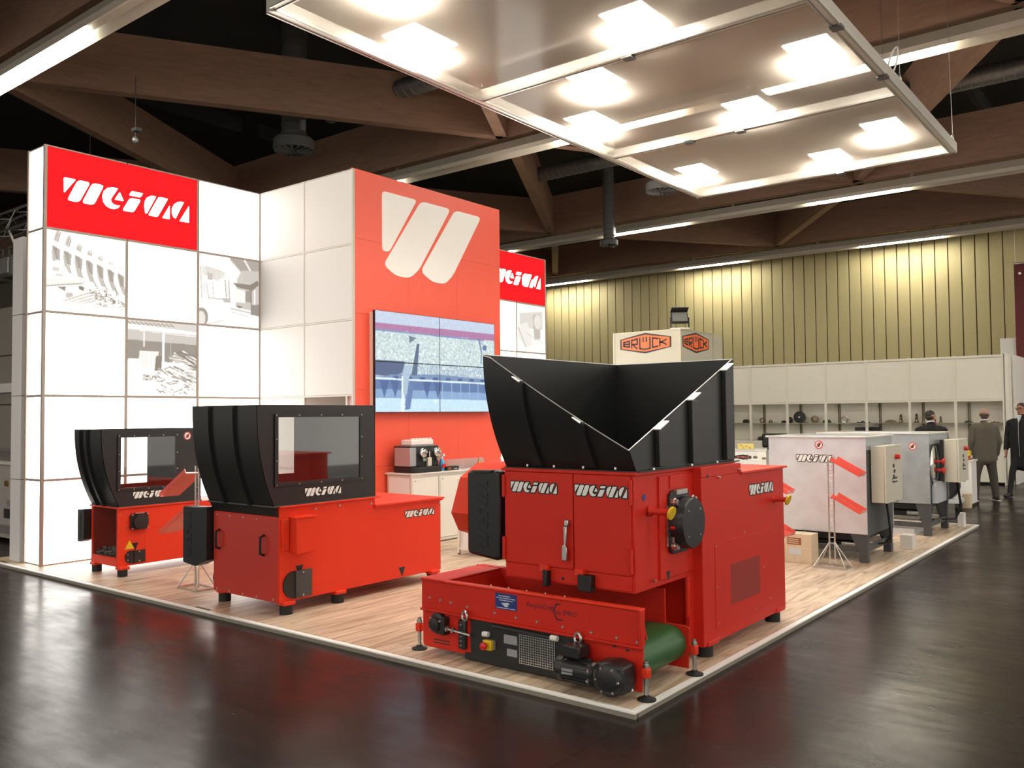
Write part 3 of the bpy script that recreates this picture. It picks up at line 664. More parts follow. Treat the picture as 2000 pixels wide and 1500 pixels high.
XV = XR+.115; sy = [3.372, 4.588, 5.795]; sz = [3.074, 2.41, 1.752]
vs = thing('video_wall_frame', 'pale metal mounting frame behind the four screens', 'frame', (XR+.05, 4.6, 1.8))
B().box(XR, XV-.04, 3.42, 5.75, 1.80, 3.03).build('backing', M('frame_beige', (.55,.45,.36), .5), vs); B().box(XR, XV-.04, 3.385, 3.42, 1.80, 3.05).build('side_strip', M('frame_beige_light', (.72,.62,.52), .5), vs)
for r, c, lab in ((0,0,'upper left'),(0,1,'upper right'),(1,0,'lower left'),(1,1,'lower right')):
    t = thing('video_screen', lab+' screen of the four on the red tower', 'screen', (XV, sy[c], sz[r+1]), 'screens of the video wall')
    B().box(XV-.04, XV-.001, sy[c]+.0005, sy[c+1]-.0005, sz[r+1]+.0005, sz[r]-.0005).build('bezel', bez, t)
    e = .006; raster('picture', vid[r*100:(r+1)*100, c*180:(c+1)*180], (XV, sy[c]+e, sz[r]-e), '+x', sy[c+1]-sy[c]-2*e, sz[r]-sz[r+1]-2*e, t, scr)

# ---- hanging canopy
ZC = 5.0; CX0, CX1 = -3.30, .20; CY = [-.02, 2.61, 5.25, 7.80]
cn = thing('light_canopy', 'white film canopy in a metal frame hanging over the stand', 'canopy', (-1.55, 4, ZC))
def cbar(p, q, w, h, name='frame_bar'):
    b = B().bar(p, q, w, h); b.build(name, alu_d, cn, bev=.004)
    p, q = Vector(p), Vector(q); d = (q-p).normalized(); s = d.cross(Vector((0,0,1)))
    for k in (-1, 1): B().bar(p+s*w*.36*k+Vector((0,0,-h*.53)), q+s*w*.36*k+Vector((0,0,-h*.53)), .016, .012).build('lip', alu, cn)
for x in (CX0, CX1): cbar((x, CY[0], ZC+.05), (x, CY[3], ZC+.05), .09, .12)
for y in CY: cbar((CX0+.045, y, ZC+.05), (CX1-.045, y, ZC+.05), .08, .10, 'cross_bar')
for j in range(3):
    B().add([(CX0+.03,CY[j]+.03,ZC+.02),(CX1-.03,CY[j]+.03,ZC+.02),(CX1-.03,CY[j+1]-.03,ZC+.02),(CX0+.03,CY[j+1]-.03,ZC+.02)], [(0,1,2,3)]).build('film_panel', film, cn)
for x, y in ((CX0,CY[0]),(CX1,CY[0]),(CX0,CY[3]),(CX1,CY[3]),(CX0,CY[1]),(CX1,CY[1]),(CX0,CY[2]),(CX1,CY[2])):
    B().cyl((x,y,ZC+.1),(x,y-(.35 if y == CY[3] else 0),9.2),.004,n=6).build('suspension_wire', steel, cn)
    B().torus((x,y,ZC+.17),(1,0,0),.05,.008,14,6).build('shackle', steel, cn)
for x, y in ((-1.5,CY[1]),(-1.55,CY[2]),(-2.2,CY[2]),(-1.2,CY[3]),(CX1,3.2),(CX1,4.6)):
    B().box(x-.05,x+.05,y-.05,y+.05,ZC-.03,ZC-.005).build('clip', vent_m, cn)
B().tube([(CX1+.02+.05*math.sin(a),4.9+.09*math.cos(a),ZC+.22+.14*math.sin(a*.98)) for a in np.linspace(0,12,40)],.008,6).build('cable_coil', white_d, cn)
fl_lab = ['flood lamp at the near left of the canopy', 'flood lamp above the near right of the first cross bar', 'flood lamp in the middle field, behind the first cross bar', 'flood lamp at the left end of the middle field', 'flood lamp at the right end of the middle field', 'flood lamp in the middle of the second cross bar', 'flood lamp at the left of the far canopy field', 'flood lamp at the middle of the far canopy edge', 'flood lamp at the right of the far canopy field', 'flood lamp at the very front of the canopy']
ZF = 5.15
LAMPS = [(-3.0,1.42),(-1.25,2.32),(-2.25,3.22),(-2.98,4.28),(-.25,3.95),(-1.35,5.02),(-2.95,6.97),(-1.25,7.52),(-.35,6.72),(-2.4,.45)]
for lab, (x, y) in zip(fl_lab, LAMPS):
    t = thing('flood_lamp', lab, 'lamp', (x, y, ZF), 'flood lamps above the canopy')
    B().box(x-.22,x+.22,y-.30,y+.30,ZF+.01,ZF+.10).build('housing', vent_m, t)
    B().box(x-.20,x+.20,y-.28,y+.28,ZF,ZF+.01).build('led_face', flood_on, t)
    B().cyl((x,y,ZF+.1),(x,y,9.2),.005,n=6).build('suspension_wire', steel, t)

# ================================================================== MACHINES
def screws(pts, axis, r, h, parent, mat=steel, name='screw_heads'):
    b = B(); ax = Vector(axis)
    for p in pts: b.cyl(Vector(p)-ax*.001, Vector(p)+ax*h, r, r*.8, n=6)
    return b.build(name, mat, parent, kind='stuff')
def tri_mark(o, face, s, parent, mat=blk):       # small downward triangle
    return poly_sheet([[(-s*.5,0),(s*.5,0),(0,s*1.1)]], o, *AX[face], .0015).build('arrow_mark', mat, parent)
def no_hand(c, r, face, parent):                 # round prohibition sticker with a dark hand
    c = Vector(c); du, dv, dn = [Vector(a) for a in AX[face]]
    cir = lambda R: [(R*math.cos(2*PI*i/24), R*math.sin(2*PI*i/24)) for i in range(24)]
    s = poly_sheet([cir(r)], c, du, dv, dn, .0015).build('warning_sticker', wht, parent)
    b = B()
    for i in range(24):
        a, e = 2*PI*i/24, 2*PI*(i+1)/24
        P4 = [(R*math.cos(t), R*math.sin(t)) for R, t in ((r*.98,a),(r*.98,e),(r*.80,e),(r*.80,a))]
        q = poly_sheet([P4], c+dn*.0015, du, dv, dn, .001); b.add(q.v, q.f)
    b.build('ring', redp, s)
    hand = [(-.28,.5),(-.34,.12),(-.52,-.10),(-.40,-.22),(-.2,-.02),(-.12,-.36),(.02,-.5),(.12,-.3),(.28,-.62),(.36,-.5),(.28,-.2),(.44,-.28),(.4,.05),(.2,.3),(.12,.5)]
    poly_sheet([[(x*r,y*r) for x,y in hand]], c+dn*.0015, du, dv, dn, .001).build('hand', blk, s)
    poly_sheet([[(.5*r,-.62*r),(.62*r,-.5*r),(-.5*r,.62*r),(-.62*r,.5*r)]], c+dn*.0026, du, dv, dn, .0008).build('slash', redp, s)
def foot_pad(x, y, z1, parent, r=.05, base=.025):
    return B().cyl((x,y,P),(x,y,z1),r,n=18).build('rubber_foot', rubber, parent)

# ------------------------------------------------ large shredder in front
sh = thing('large_shredder', 'largest red shredder with an open black hopper, nearest the platform corner', 'shredder', (-.72, 1.6, P))
cx0, cx1, cy0, cy1, cz0, cz1 = -1.232, -.22, .402, 1.17, .60, 1.325
body = B().prism([(cy0,cz0),(cy1,cz0),(cy1,cz1),(cy0,cz1)], 'x', cx0, cx1).build('chamber', red, sh, bev=.006)
hs = B(); hs.box(-1.31,-.14,1.165,2.655,.125,1.262); hs.box(-1.31,-.14,1.165,1.82,1.262,1.335)
rb = hs.build('rear_housing', red, sh, bev=.004)
B().box(-1.34,-.118,1.80,2.69,1.255,1.272).build('rear_lid', red2, sh, bev=.003)
B().box(-1.25,-.20,.385,1.86,1.322,1.342).build('top_flange', red, sh, bev=.003)
B().box(-1.31,-1.23,.85,1.17,.125,1.325).build('left_frame', red, sh, bev=.004); B().box(-.235,-.215,1.08,1.17,.33,1.31).build('corner_post', red, sh, bev=.006)
B().box(-.245,-.21,1.10,1.17,.14,.60).build('corner_post', red, sh, bev=.006)
# doors
for a, b in ((-1.222,-.664),(-.656,-.238)):
    d = B().box(a,b,cy0-.016,cy0,.708,1.318).build('door', red, sh, bev=.003)
    logo((-1.166 if a < -1 else -.643, cy0-.016, 1.252), '-y', -1.166*0+.381 if a < -1 else .385, d)
    for z in (.80, 1.22):
        hx = a-.004 if a < -1 else b+.006
        B().cyl((hx,cy0-.022,z-.075),(hx,cy0-.022,z+.075),.013,n=10).build('hinge', red, d)
    if a < -1:
        h = B().box(-.712,-.680,cy0-.05,cy0-.016,.985,1.025).build('latch_handle', steel, d, bev=.006)
        B().prism([(-.713,.985),(-.688,.985),(-.69,.90),(-.700,.86),(-.688,.85),(-.688,.765),(-.728,.765),(-.728,.855),(-.712,.87)], 'y', cy0-.056, cy0-.036).build('lever', steel, h, bev=.004)
B().box(cx0+.01,cx1-.02,cy0-.008,cy0,.612,.702).build('lower_front', red, sh, bev=.003)
for i, (x, wd) in enumerate(((-.875,.07),(-.60,.09))):
    s = B().box(x-.035,x+.03,cy0-.05,cy0-.008,.675,.722).build('safety_switch', red2, sh, bev=.004); B().box(x-.005-(.0 if i else 0),x+.03+wd*.75*i,cy0-.06,cy0-.008,.585,.69).build('switch_body', blackp, s, bev=.005)
    screws([(x-.02,cy0-.05,.69),(x+.012,cy0-.05,.685)], (0,-1,0), .005, .004, s)
B().cyl((-.75,cy0-.012,.64),(-.75,cy0-.006,.64),.010).build('hole_plug', blk, sh)
# right side of the chamber: plates, bearing flange, lifting pin
B().box(-.222,-.206,.70,1.165,.64,1.30).build('bearing_plate', red, sh, bev=.003)
B().prism([(.83,1.215),(1.02,1.215),(1.02,1.30),(.83,1.30)], 'x', -.206, -.198).build('type_plate', red, sh)
br = B().prism(rounded([(.80,.79),(1.08,.79),(1.08,1.20),(.80,1.20)], .06, 5), 'x', -.206, -.185).build('bearing', castiron, sh, bev=.004)
B().lathe((-.185,.965,.985), [(.170,0),(.168,.075),(.160,.088),(.0,.090)], 36, (1,0,0)).build('bearing_cap', castiron, br)
for a in (45,135,225,315): B().lathe((-.186,.965+.185*math.cos(math.radians(a)),.985+.20*math.sin(math.radians(a))), [(.03,0),(.03,.02),(.021,.022),(.021,.04)], 12, (1,0,0)).build('bolt', steel, br)
B().box(-.19,-.165,.86,1.01,1.175,1.205).build('bridge', steel, br)
g = B()
for i in range(9): g.box(-.198,-.194,.775-.002,.82,.845+i*.032,.850+i*.032)
for i in range(5): g.box(-.198,-.194,.772+i*.011,.776+i*.011,.842,1.105)
g.build('grille', steel, sh); B().box(-.20,-.165,.817,.824,.84,1.11).build('grille_frame', steel, sh)
B().cyl((-.18,.80,.965),(-.15,.80,.965),.011).build('red_pointer', redp, br); screws([(-.096,.965+.12*math.cos(a),.985+.12*math.sin(a)) for a in (.8,2.36,3.9,5.5)], (1,0,0), .008, .004, br)
pin = B().lathe((-.206,.58,1.09), [(.034,0),(.022,.02),(.02,.12),(.028,.13),(.028,.14)], 14, (1,0,0)).build('lifting_pin', red, sh); B().cyl((-.068,.58,1.09),(-.052,.58,1.085),.042,n=20).build('yellow_cap', yellow, pin)
B().cyl((-.22,.52,1.18),(-.217,.52,1.18),.022,n=16).build('blue_sticker', blue, sh)
B().cyl((-.14,1.26,1.27),(-.138,1.26,1.27),.014,n=14).build('hole_plug', blk, sh)
screws([(-.14,1.42,1.255),(-.206,1.13,.88),(-.14,1.78,1.285),(-.206,.60,.655)], (1,0,0), .011, .02, sh)
screws([(-.14,1.37,.78),(-.14,1.86,.82),(-.14,1.38,.50),(-.14,2.21,.52),(-.14,2.05,.225),(-.14,1.40,.245),(-.14,2.33,.26)], (1,0,0), .008, .006, sh)
acp = B().box(-.14,-.136,1.355,2.33,.215,.80).build('access_panel', red, sh, bev=.002)
B().box(-.136,-.1355,1.60,2.13,.335,.62).build('vent_mesh', M('red_dark_mesh', (.30,.02,.010), .6, bump=.6, bscale=300), acp)
logo((-.14, 1.965, 1.160), '+x', .46, sh, height=.075)
tri_mark((-.14,2.13,.33), '+x', .05, sh); tri_mark((-.206,.80,.685), '+x', .055, sh)
pin = B().lathe((-.14,2.44,1.02), [(.034,0),(.022,.02),(.02,.10),(.028,.11)], 14, (1,0,0)).build('lifting_pin', red, sh); B().cyl((-.03,2.44,1.02),(-.016,2.44,1.015),.042,n=20).build('yellow_cap', yellow, pin)
B().cyl((-.14,2.40,1.13),(-.137,2.40,1.13),.02,n=16).build('blue_sticker', blue, sh)
for x, y in ((-.20,1.29),(-1.24,1.29),(-.20,2.52),(-1.24,2.52)):
    B().box(x-.07,x+.07,y-.07,y+.10,.118,.155).build('foot_plate', red, sh, bev=.006); foot_pad(x, y, .118, sh, .06)
# black cover with raised lettering at the left, and the faceted belt guard behind it
cv = B().prism(rounded([(-1.545,.735),(-1.262,.705),(-1.262,.80),(-1.255,1.12),(-1.262,1.325),(-1.545,1.315)], .035, 5), 'y', .36, .46).build('side_cover', blackp, sh, bev=.022)
du, dv, dn = Vector((0,0,1)), Vector((1,0,0)), Vector((0,-1,0))
poly_sheet([[(q[0]*.47/LW, q[1]*.09/LH) for q in p] for p in LOGO], (-1.44,.3605,.78), du, dv, dn, .004).build('raised_logo', blackp, cv)
B().prism([(-1.50,1.318),(-1.30,1.324),(-1.33,1.300),(-1.47,1.296)], 'y', .355, .40).build('grip', black, cv, bev=.006)
gp = [(.71,1.345),(1.25,1.345),(1.55,1.10),(1.45,.84),(.70,.80),(.50,.865),(.42,1.0),(.52,1.25)]
B().prism(gp, 'x', -1.75, -1.35).build('belt_guard', red2, sh, bev=.004)
# hopper: curved front and right side cut down to the corner
hx0, hx1, hyb, hz0, hz1 = -1.242, -.222, 1.905, 1.342, 2.108
fy = lambda z: .19+.247*min(1,max(0,(2.11-z)/.77))**2.1
CUTZ = 1.478
ztop_front = lambda x: CUTZ+(hz1-.008-CUTZ)*min(1,max(0,(hx1-x)/(hx1-hx0-.04)))
rows = []
for i in range(13):
    x = hx0+(hx1-hx0)*i/12; zt = ztop_front(x); rows.append([(x, fy(hz0+(zt-hz0)*j/16), hz0+(zt-hz0)*j/16) for j in range(17)])
hop = B().sheet(rows, (0,.006,0)).build('hopper_front', black, sh)
yl = [(fy(hz0+(hz1-hz0)*j/20), hz0+(hz1-hz0)*j/20) for j in range(21)]
B().prism(yl+[(hyb,hz1),(hyb,hz0)], 'x', hx0, hx0+.006).build('hopper_left', black, sh)
B().box(hx0,hx1,hyb-.006,hyb,hz0,hz1).build('hopper_back', black, sh)
yr = [(fy(hz0+(CUTZ-hz0)*j/8), hz0+(CUTZ-hz0)*j/8) for j in range(9)]
hr = B().prism(yr+[(hyb-.03,hz1-.008),(hyb,hz1-.008),(hyb,hz0)], 'x', hx1-.006, hx1).build('hopper_right', black, sh)
bright = M('cut_edge_steel', (.78,.77,.74), .3, .6)
z_cutR = lambda y: CUTZ+(hz1-.008-CUTZ)*(y-fy(CUTZ))/(hyb-.03-fy(CUTZ))
B().bar((hx1-.003,fy(CUTZ),CUTZ),(hx1-.003,hyb-.03,hz1-.008),.008,.006,(1,0,0)).build('cut_edge', bright, sh)
ed = [(hx0+(hx1-hx0)*i/16, fy(ztop_front(hx0+(hx1-hx0)*i/16)), ztop_front(hx0+(hx1-hx0)*i/16)) for i in range(17)]
B().tube(ed[:-1]+[ed[-1]], .0038, 6).build('cut_edge', bright, sh)
B().bar((hx0+.003,.19,hz1),(hx0+.003,hyb,hz1),.007,.005).build('cut_edge', bright, sh); B().bar((hx0,hyb-.003,hz1),(hx1,hyb-.003,hz1),.007,.005).build('cut_edge', bright, sh)
for y in (.72,1.19,1.735):
    zt = z_cutR(y); rb = B().box(hx1,hx1+.035,y-.045,y+.045,hz0+.02,zt-.03).build('rib', black, sh, bev=.004)
    B().prism([(y-.06,z_cutR(y-.06)-.004),(y+.06,z_cutR(y+.06)-.004),(y+.06,z_cutR(y+.06)+.004),(y-.06,z_cutR(y-.06)+.004)], 'x', hx1-.003, hx1+.05).build('rib_cap', bright, rb)
for x in (-.95,-.53):
    zt = ztop_front(x)-.02; rws = [[(x-.04, fy(z)-.03, z),(x+.04, fy(z)-.03, z)] for z in np.linspace(hz0+.02, zt, 14)]
    rb = B().sheet(rws, (0,.03,0)).build('rib', black, sh); B().obox((x,fy(zt)-.02,zt+.012),(.03,0,-.018),(0,.02,0),(0,0,.003)).build('rib_cap', bright, rb)
B().box(hx0-.01,hx1+.03,.42,hyb+.02,hz0-.002,hz0+.006).build('hopper_flange', black, sh)
B().box(hx0+.01,hx1-.01,.445,.47,hz0,hz0+.07).build('front_sill', black, sh)
screws([(x,.428,hz0+.02) for x in (-1.05,-.83,-.60,-.36)], (0,-1,0), .012, .012, sh); screws([(hx1+.02,y,hz0+.006) for y in (.62,1.15,1.55,1.85)], (0,0,1), .012, .012, sh)

# ------------------------------------------------ belt conveyor under the shredder
cvr = thing('belt_conveyor', 'low red belt conveyor with a green belt in front of the largest shredder', 'conveyor', (-.96, .55, P))
yf, yb = .235, .83
def side_plate(y0, y1): return B().prism([(-1.855,.10),(-1.84,.075),(-.09,.075),(-.075,.33),(-.105,.345),(-1.855,.34)], 'y', y0, y1)
side_plate(yf, yf+.012).build('side_plate', red, cvr, bev=.003); side_plate(yb, yb+.012).build('side_plate', red, cvr, bev=.003)
B().prism([(-1.862,.343),(-.078,.343),(-.075,.556),(-1.862,.545)], 'y', yf-.004, yf+.010).build('front_skirt', red, cvr, bev=.003)
B().obox((-.968,yf-.006,.336),(.892,0,0),(0,.02,0),(0,0,.009)).build('skirt_fold', red, cvr, bev=.005)
B().obox((-.968,yf+.008,.550),(.892,0,.004),(0,.026,0),(0,0,.008)).build('top_rim', red2, cvr, bev=.006)
B().obox((-.082,yf-.004,.45),(.012,0,0),(0,.022,0),(0,0,.105)).build('end_fold', red, cvr, bev=.004)
B().prism([(-1.862,.343),(-.25,.343),(-.25,.56),(-1.862,.56)], 'y', yb, yb+.014).build('rear_skirt', red, cvr, bev=.003)
B().obox((-1.745,.56,.548),(.115,0,0),(0,.345,0),(0,0,.008)).build('end_rim', red, cvr, bev=.004); B().box(-1.862,-1.85,yf,.90,.34,.548).build('end_skirt', red, cvr)
B().prism([(-1.63,.54),(-1.62,.54),(-1.52,.36),(-1.53,.36)], 'y', yf+.012, .90).build('chute_plate', red, cvr); B().prism([(yf+.012,.53),(yf+.03,.53),(yf+.10,.36),(yf+.085,.36)], 'x', -1.55, -.1).build('chute_plate', red, cvr)
# belt loop
n = 14; R = .115; zc = .225; xa, xb = -1.74, -.215; pts = [(xb+R*math.sin(a), zc+R*math.cos(a)) for a in np.linspace(0,PI,n)]+[(xa-R*math.sin(a), zc-R*math.cos(a)) for a in np.linspace(0,PI,n)]
B().prism(pts, 'y', yf+.018, yb-.006).build('belt', green, cvr)
# black service panel on the front
bp = B().box(-1.40,-.49,yf-.012,yf,.085,.325).build('service_panel', blackp, cvr, bev=.003)
B().cyl((-1.19,yf-.03,.312),(-.70,yf-.03,.305),.012,n=10).build('conduit', black, bp); B().cyl((-.715,yf-.03,.306),(-.665,yf-.03,.305),.018,n=12).build('conduit_gland', white, bp)
B().cyl((-1.268,yf-.035,.248),(-1.225,yf-.03,.25),.018,n=12).build('cable_gland', white, bp)
B().box(-1.107,-.997,yf-.015,yf-.012,.208,.265).build('data_plate', silverp, bp); B().box(-1.082,-.998,yf-.015,yf-.012,.130,.177).build('data_plate', silverp, bp)
g = B()
for i in range(16): g.box(-.978+i*.0187-.0022,-.978+i*.0187+.0022,yf-.017,yf-.013,.100,.285)
for i in range(13): g.box(-.980,-.697,yf-.0165,yf-.0135,.101+i*.0152-.002,.101+i*.0152+.002)
g.build('mesh_guard', steel, bp)
es = B().box(-1.258,-1.185,yf-.055,yf-.026,.15,.215).build('emergency_stop', yellow, cvr, bev=.006); B().box(-1.252,-1.18,yf-.026,yf-.012,.152,.213).build('stop_base', silverp, es); B().cyl((-1.228,yf-.055,.182),(-1.228,yf-.07,.182),.012).build('stem', blackp, es); B().lathe((-1.228,yf-.07,.182), [(.022,0),(.026,.008),(.024,.02),(.014,.026)], 18, (0,-1,0)).build('button', redp, es)
B().box(-1.45,-.26,yf-.014,yf+.02,.05,.092).build('base_bar', blackp, cvr, bev=.003)
# tensioner at the left
B().box(-1.50,-1.435,yf-.03,yf,.11,.31).build('tension_plate', castiron, cvr, bev=.012)
bg = B().lathe((-1.69,yf,.255), [(.075,0),(.072,.03),(.05,.04),(.045,.07),(.02,.075)], 20, (0,-1,0)).build('bearing_block', castiron, cvr); B().box(-1.64,-1.60,yf-.06,yf,.19,.31).build('bracket', castiron, bg, bev=.004)
screws([(-1.745,yf-.03,.29),(-1.745,yf-.03,.21),(-1.635,yf-.06,.285)], (0,-1,0), .010, .01, bg)
B().cyl((-1.66,yf-.045,.242),(-1.37,yf-.045,.225),.009,n=10).build('tension_rod', steel, cvr); B().cyl((-1.535,yf-.045,.235),(-1.52,yf-.045,.234),.02,n=6).build('nut', steel, cvr); B().cyl((-1.59,yf-.045,.238),(-1.575,yf-.045,.237),.02,n=6).build('nut', steel, cvr)
screws([(-1.468,yf-.03,z) for z in (.14,.17,.20,.23,.28)], (0,-1,0), .008, .008, cvr)
for z in (.135,.115): B().box(-1.75,-1.60,yf-.002,yf+.001,z-.004,z+.004).build('slot', blk, cvr)
for x, z in ((-1.43,.345),(-.51,.335)): B().torus((x,yf-.035,z),(.3,1,0),.030,.0095,18,8).build('eye_bolt', steel, cvr)
screws([(x,yf-.004,z) for x, z in ((-1.78,.42),(-1.68,.415),(-1.58,.41),(-1.43,.40),(-1.19,.392),(-1.01,.385),(-.84,.382),(-.64,.378),(-.43,.375),(-.25,.37),(-.11,.365))], (0,-1,0), .011, .008, cvr)
screws([(x,yf+.03,.556) for x in (-1.25,-1.1,-.95,-.8,-.65)], (0,0,1), .006, .008, cvr)
lb = B().box(-1.184,-1.004,yf-.007,yf-.004,.424,.528).build('blue_label', blue, cvr)
tl = []                                          # lines of print too fine to read
for k, (u, wd) in enumerate(((.03,.10),(.012,.155),(.035,.11))):
    x = u
    while x < u+wd: l = random.uniform(.006,.02); tl.append([(x,.014+k*.014),(min(x+l,u+wd),.014+k*.014),(min(x+l,u+wd),.020+k*.014),(x,.020+k*.014)]); x += l+.004
poly_sheet(tl+[[(.01,.093),(.17,.093),(.17,.097),(.01,.097)]], (-1.184,yf-.0072,.528), *AX['-y'], .0005).build('print_lines', pale, lb)
poly_sheet([[(.05,.060),(.11,.052),(.12,.060),(.10,.072),(.115,.078),(.085,.084),(.075,.076)]], (-1.184,yf-.0072,.524), *AX['-y'], .0006).build('emblem', pale, lb)
text('RecycloCraft', (-.925,yf-.0045,.468), '-y', .044, cvr, ink, width=.215)
text('by IMRO', (-.693,yf-.0045,.450), '-y', .044, cvr, ink, width=.155)
b = B()
for p, q in (((-.66,.513),(-.69,.513)),((-.69,.513),(-.712,.468)),((-.712,.468),(-.688,.418)),((-.688,.418),(-.645,.416))): b.bar((p[0],yf-.005,p[1]),(q[0],yf-.005,q[1]),.002,.008,(0,0,1) if abs(p[1]-q[1])<.01 else (1,0,0))
b.build('hexagon_mark', ink, cvr)
# gear motor
gm = B().lathe((-.60,yf-.10,.165), [(.07,0),(.078,.01),(.078,.05),(.068,.06),(.066,.25),(.05,.27)], 24, (1,0,0)).build('gear_motor', castiron, cvr)
fb = B()
for i in range(14):
    a = PI*2*i/14; fb.obox((-.46,yf-.10+.068*math.cos(a),.165+.068*math.sin(a)),(.085,0,0),(0,.008*math.cos(a),.008*math.sin(a)),(0,.002*math.sin(a),-.002*math.cos(a)))
fb.build('cooling_fins', castiron, gm, kind='stuff')
B().box(-.545,-.425,yf-.15,yf-.03,.24,.312).build('terminal_box', castiron, gm, bev=.008)
B().prism([(-.54,.145),(-.46,.15),(-.46,.185),(-.54,.18)], 'y', yf-.172, yf-.166).build('rating_plate', silverp, gm)
gb = B().lathe((-.335,yf-.10,.165), [(.05,0),(.075,.02),(.085,.03),(.085,.05),(.07,.06)], 20, (1,0,0)).build('gearbox', castiron, gm)
B().lathe((-.215,yf-.19,.165), [(.06,0),(.085,.01),(.10,.03),(.105,.12),(.095,.18)], 24, (0,1,0)).build('gear_case', castiron, gm)
B().box(-.31,-.115,yf-.17,yf-.02,.09,.255).build('gear_foot', castiron, gm, bev=.018)
screws([(-.215+.075*math.cos(a),yf-.176,.165+.075*math.sin(a)) for a in np.linspace(0,5.3,6)], (0,-1,0), .010, .012, gm); screws([(-.12,yf-.06,.10),(-.13,yf-.06,.24),(-.30,yf-.176,.245),(-.34,yf-.18,.20),(-.345,yf-.18,.14)], (0,-1,0), .012, .012, gm)
for x, z in ((-.27,.315),(-.18,.305)): B().box(x-.012,x+.012,yf-.002,yf,z-.005,z+.005).build('slot', blk, cvr)
for x, y in ((-1.90,yf+.01),(-.055,yf-.002),(-.055,.85),(-1.90,.85)):
    lg = B().cyl((x,y,P+.012),(x,y,.265),.0135,n=12).build('leveling_leg', steel, cvr)
    B().lathe((x,y,P), [(.055,0),(.055,.008),(.03,.016),(.014,.03)], 24).build('foot_disc', rubber, lg); B().cyl((x,y,.228),(x,y,.245),.020,n=6).build('nut', steel, lg)
    B().box(x-.022,x+.022,y-.022,y+.022,.165,.225).build('leg_bracket', red2, lg, bev=.008)
    B().box(min(x,-.09 if x > -1 else x)-.0,max(x,-.09 if x > -1 else -1.84),y-.006 if y < .5 else y-.012,y+.012,.175,.215).build('bracket_arm', red2, lg)

# ------------------------------------------------ shredders with windowed hoppers
def hopper(parent, x0, x1, fyf, yb_, z0, z1, win, ribs, side_logo, drop=0.):
    N = 20; zs = [z0+(z1-z0)*j/N for j in range(N+1)]
    zf = [z0-drop+(z1-z0+drop)*j/N for j in range(N+1)]
    B().sheet([[(x0,fyf(z),z) for z in zf],[(x1,fyf(z),z) for z in zf]], (0,.006,0)).build('hopper_front', black, parent)
    B().box(x0,x1,yb_-.006,yb_,z0,z1).build('hopper_back', black, parent)
    wy0, wy1, wz0, wz1 = win; yc = wy0
    for nm, xa, xb in (('hopper_right',x1-.006,x1),('hopper_left',x0,x0+.006)):
        b = B(); b.prism([(fyf(z),z) for z in zs]+[(yc,z1),(yc,z0)] if fyf(z0) < yc else [(fyf(z),z) for z in zs if fyf(z) < yc]+[(yc,z1),(yc,wz0)], 'x', xa, xb)
        b.box(xa,xb,wy1,yb_,z0,z1); b.box(xa,xb,wy0,wy1,wz1,z1)
        if fyf(z0) < yc: b.box(xa,xb,wy0,wy1,z0,wz0)
        else: b.prism([(yc,wz0),(wy1,wz0),(wy1,z0),(fyf(z0),z0)]+[(fyf(z),z) for z in zs if fyf(z) > yc and z < wz0][1:], 'x', xa, xb)
        h = b.build(nm, black, parent)
        B().box(xa-.004 if xa < (x0+x1)/2 else xb, xa if xa < (x0+x1)/2 else xb+.004, wy0-.02, wy1+.02, wz0-.02, wz1+.02).build('window_pane', smoke, h)
        f = B(); xo = xb+.004 if xa > (x0+x1)/2 else xa-.012
        for q in ((wy0-.035,wy1+.035,wz1,wz1+.03),(wy0-.035,wy1+.035,wz0-.03,wz0),(wy0-.035,wy0,wz0,wz1),(wy1,wy1+.035,wz0,wz1)): f.box(xo, xo+.008, *q)
        f.build('window_frame', black, h)
        if nm == 'hopper_right':
            L = [(xo+.008,y,z) for y in np.linspace(wy0-.02,wy1+.02,5) for z in (wz0-.018,wz1+.018)]+[(xo+.008,y,z) for z in np.linspace(wz0,wz1,4)[1:-1] for y in (wy0-.02,wy1+.02)]
            screws(L, (1,0,0), .007, .005, h); logo(side_logo[:3], '+x', side_logo[3], h, back=None)
    for x in ribs:
        b = B().sheet([[(x-.018,fyf(z)-.03,z) for z in zs],[(x+.018,fyf(z)-.03,z) for z in zs]], (0,.03,0)); b.build('rib', black, parent)
    B().box(x0-.012,x1+.012,fyf(z0)-.01,yb_+.01,z0-.006,z0+.006).build('hopper_flange', grey_d, parent)
# middle shredder
ms = thing('shredder', 'middle red shredder with a large windowed black hopper', 'shredder', (-4.0, 1.2, P))
X0, X1, Y0, Y1 = -4.50, -3.555, .27, 2.25
mb = B().prism([(Y0,.145),(Y1,.145),(Y1,.862),(1.352,.862),(1.352,.945),(Y0,.945)], 'x', X0, X1).build('body', red2, ms, bev=.003)
B().box(X0+.006,X1-.004,Y0-.010,Y0,.15,.855).build('front_panel', M('red_front_panel', (.50,.026,.013), .38, bump=.15, bscale=140, coat=.15), ms, bev=.002)
B().box(X0-.01,X1+.03,1.34,Y1+.03,.858,.876).build('rear_lid', red2, ms, bev=.003); B().box(X0-.02,X1+.022,Y0-.005,1.40,.938,.952).build('top_flange', red2, ms, bev=.003)
B().box(X1,X1+.014,1.34,Y1+.02,.842,.858).build('lid_lip', red2, ms)
bx = B().box(X1,X1+.10,.375,.575,.55,.845).build('motor_cover', red2, ms, bev=.004); B().box(X1,X1+.105,.365,.60,.845,.856).build('cover_lid', red2, bx)
B().box(X1,X1+.012,.29,.365,.575,.84).build('hinge_plate', red2, ms, bev=.003); screws([(X1+.012,.33,z) for z in (.60,.63,.79,.82)], (1,0,0), .008, .006, ms)
logo((X1, 1.745, .775), '+x', .405, ms, height=.062)
tri_mark((X1,.48,.435), '+x', .085, ms); tri_mark((X1,1.70,.245), '+x', .085, ms)
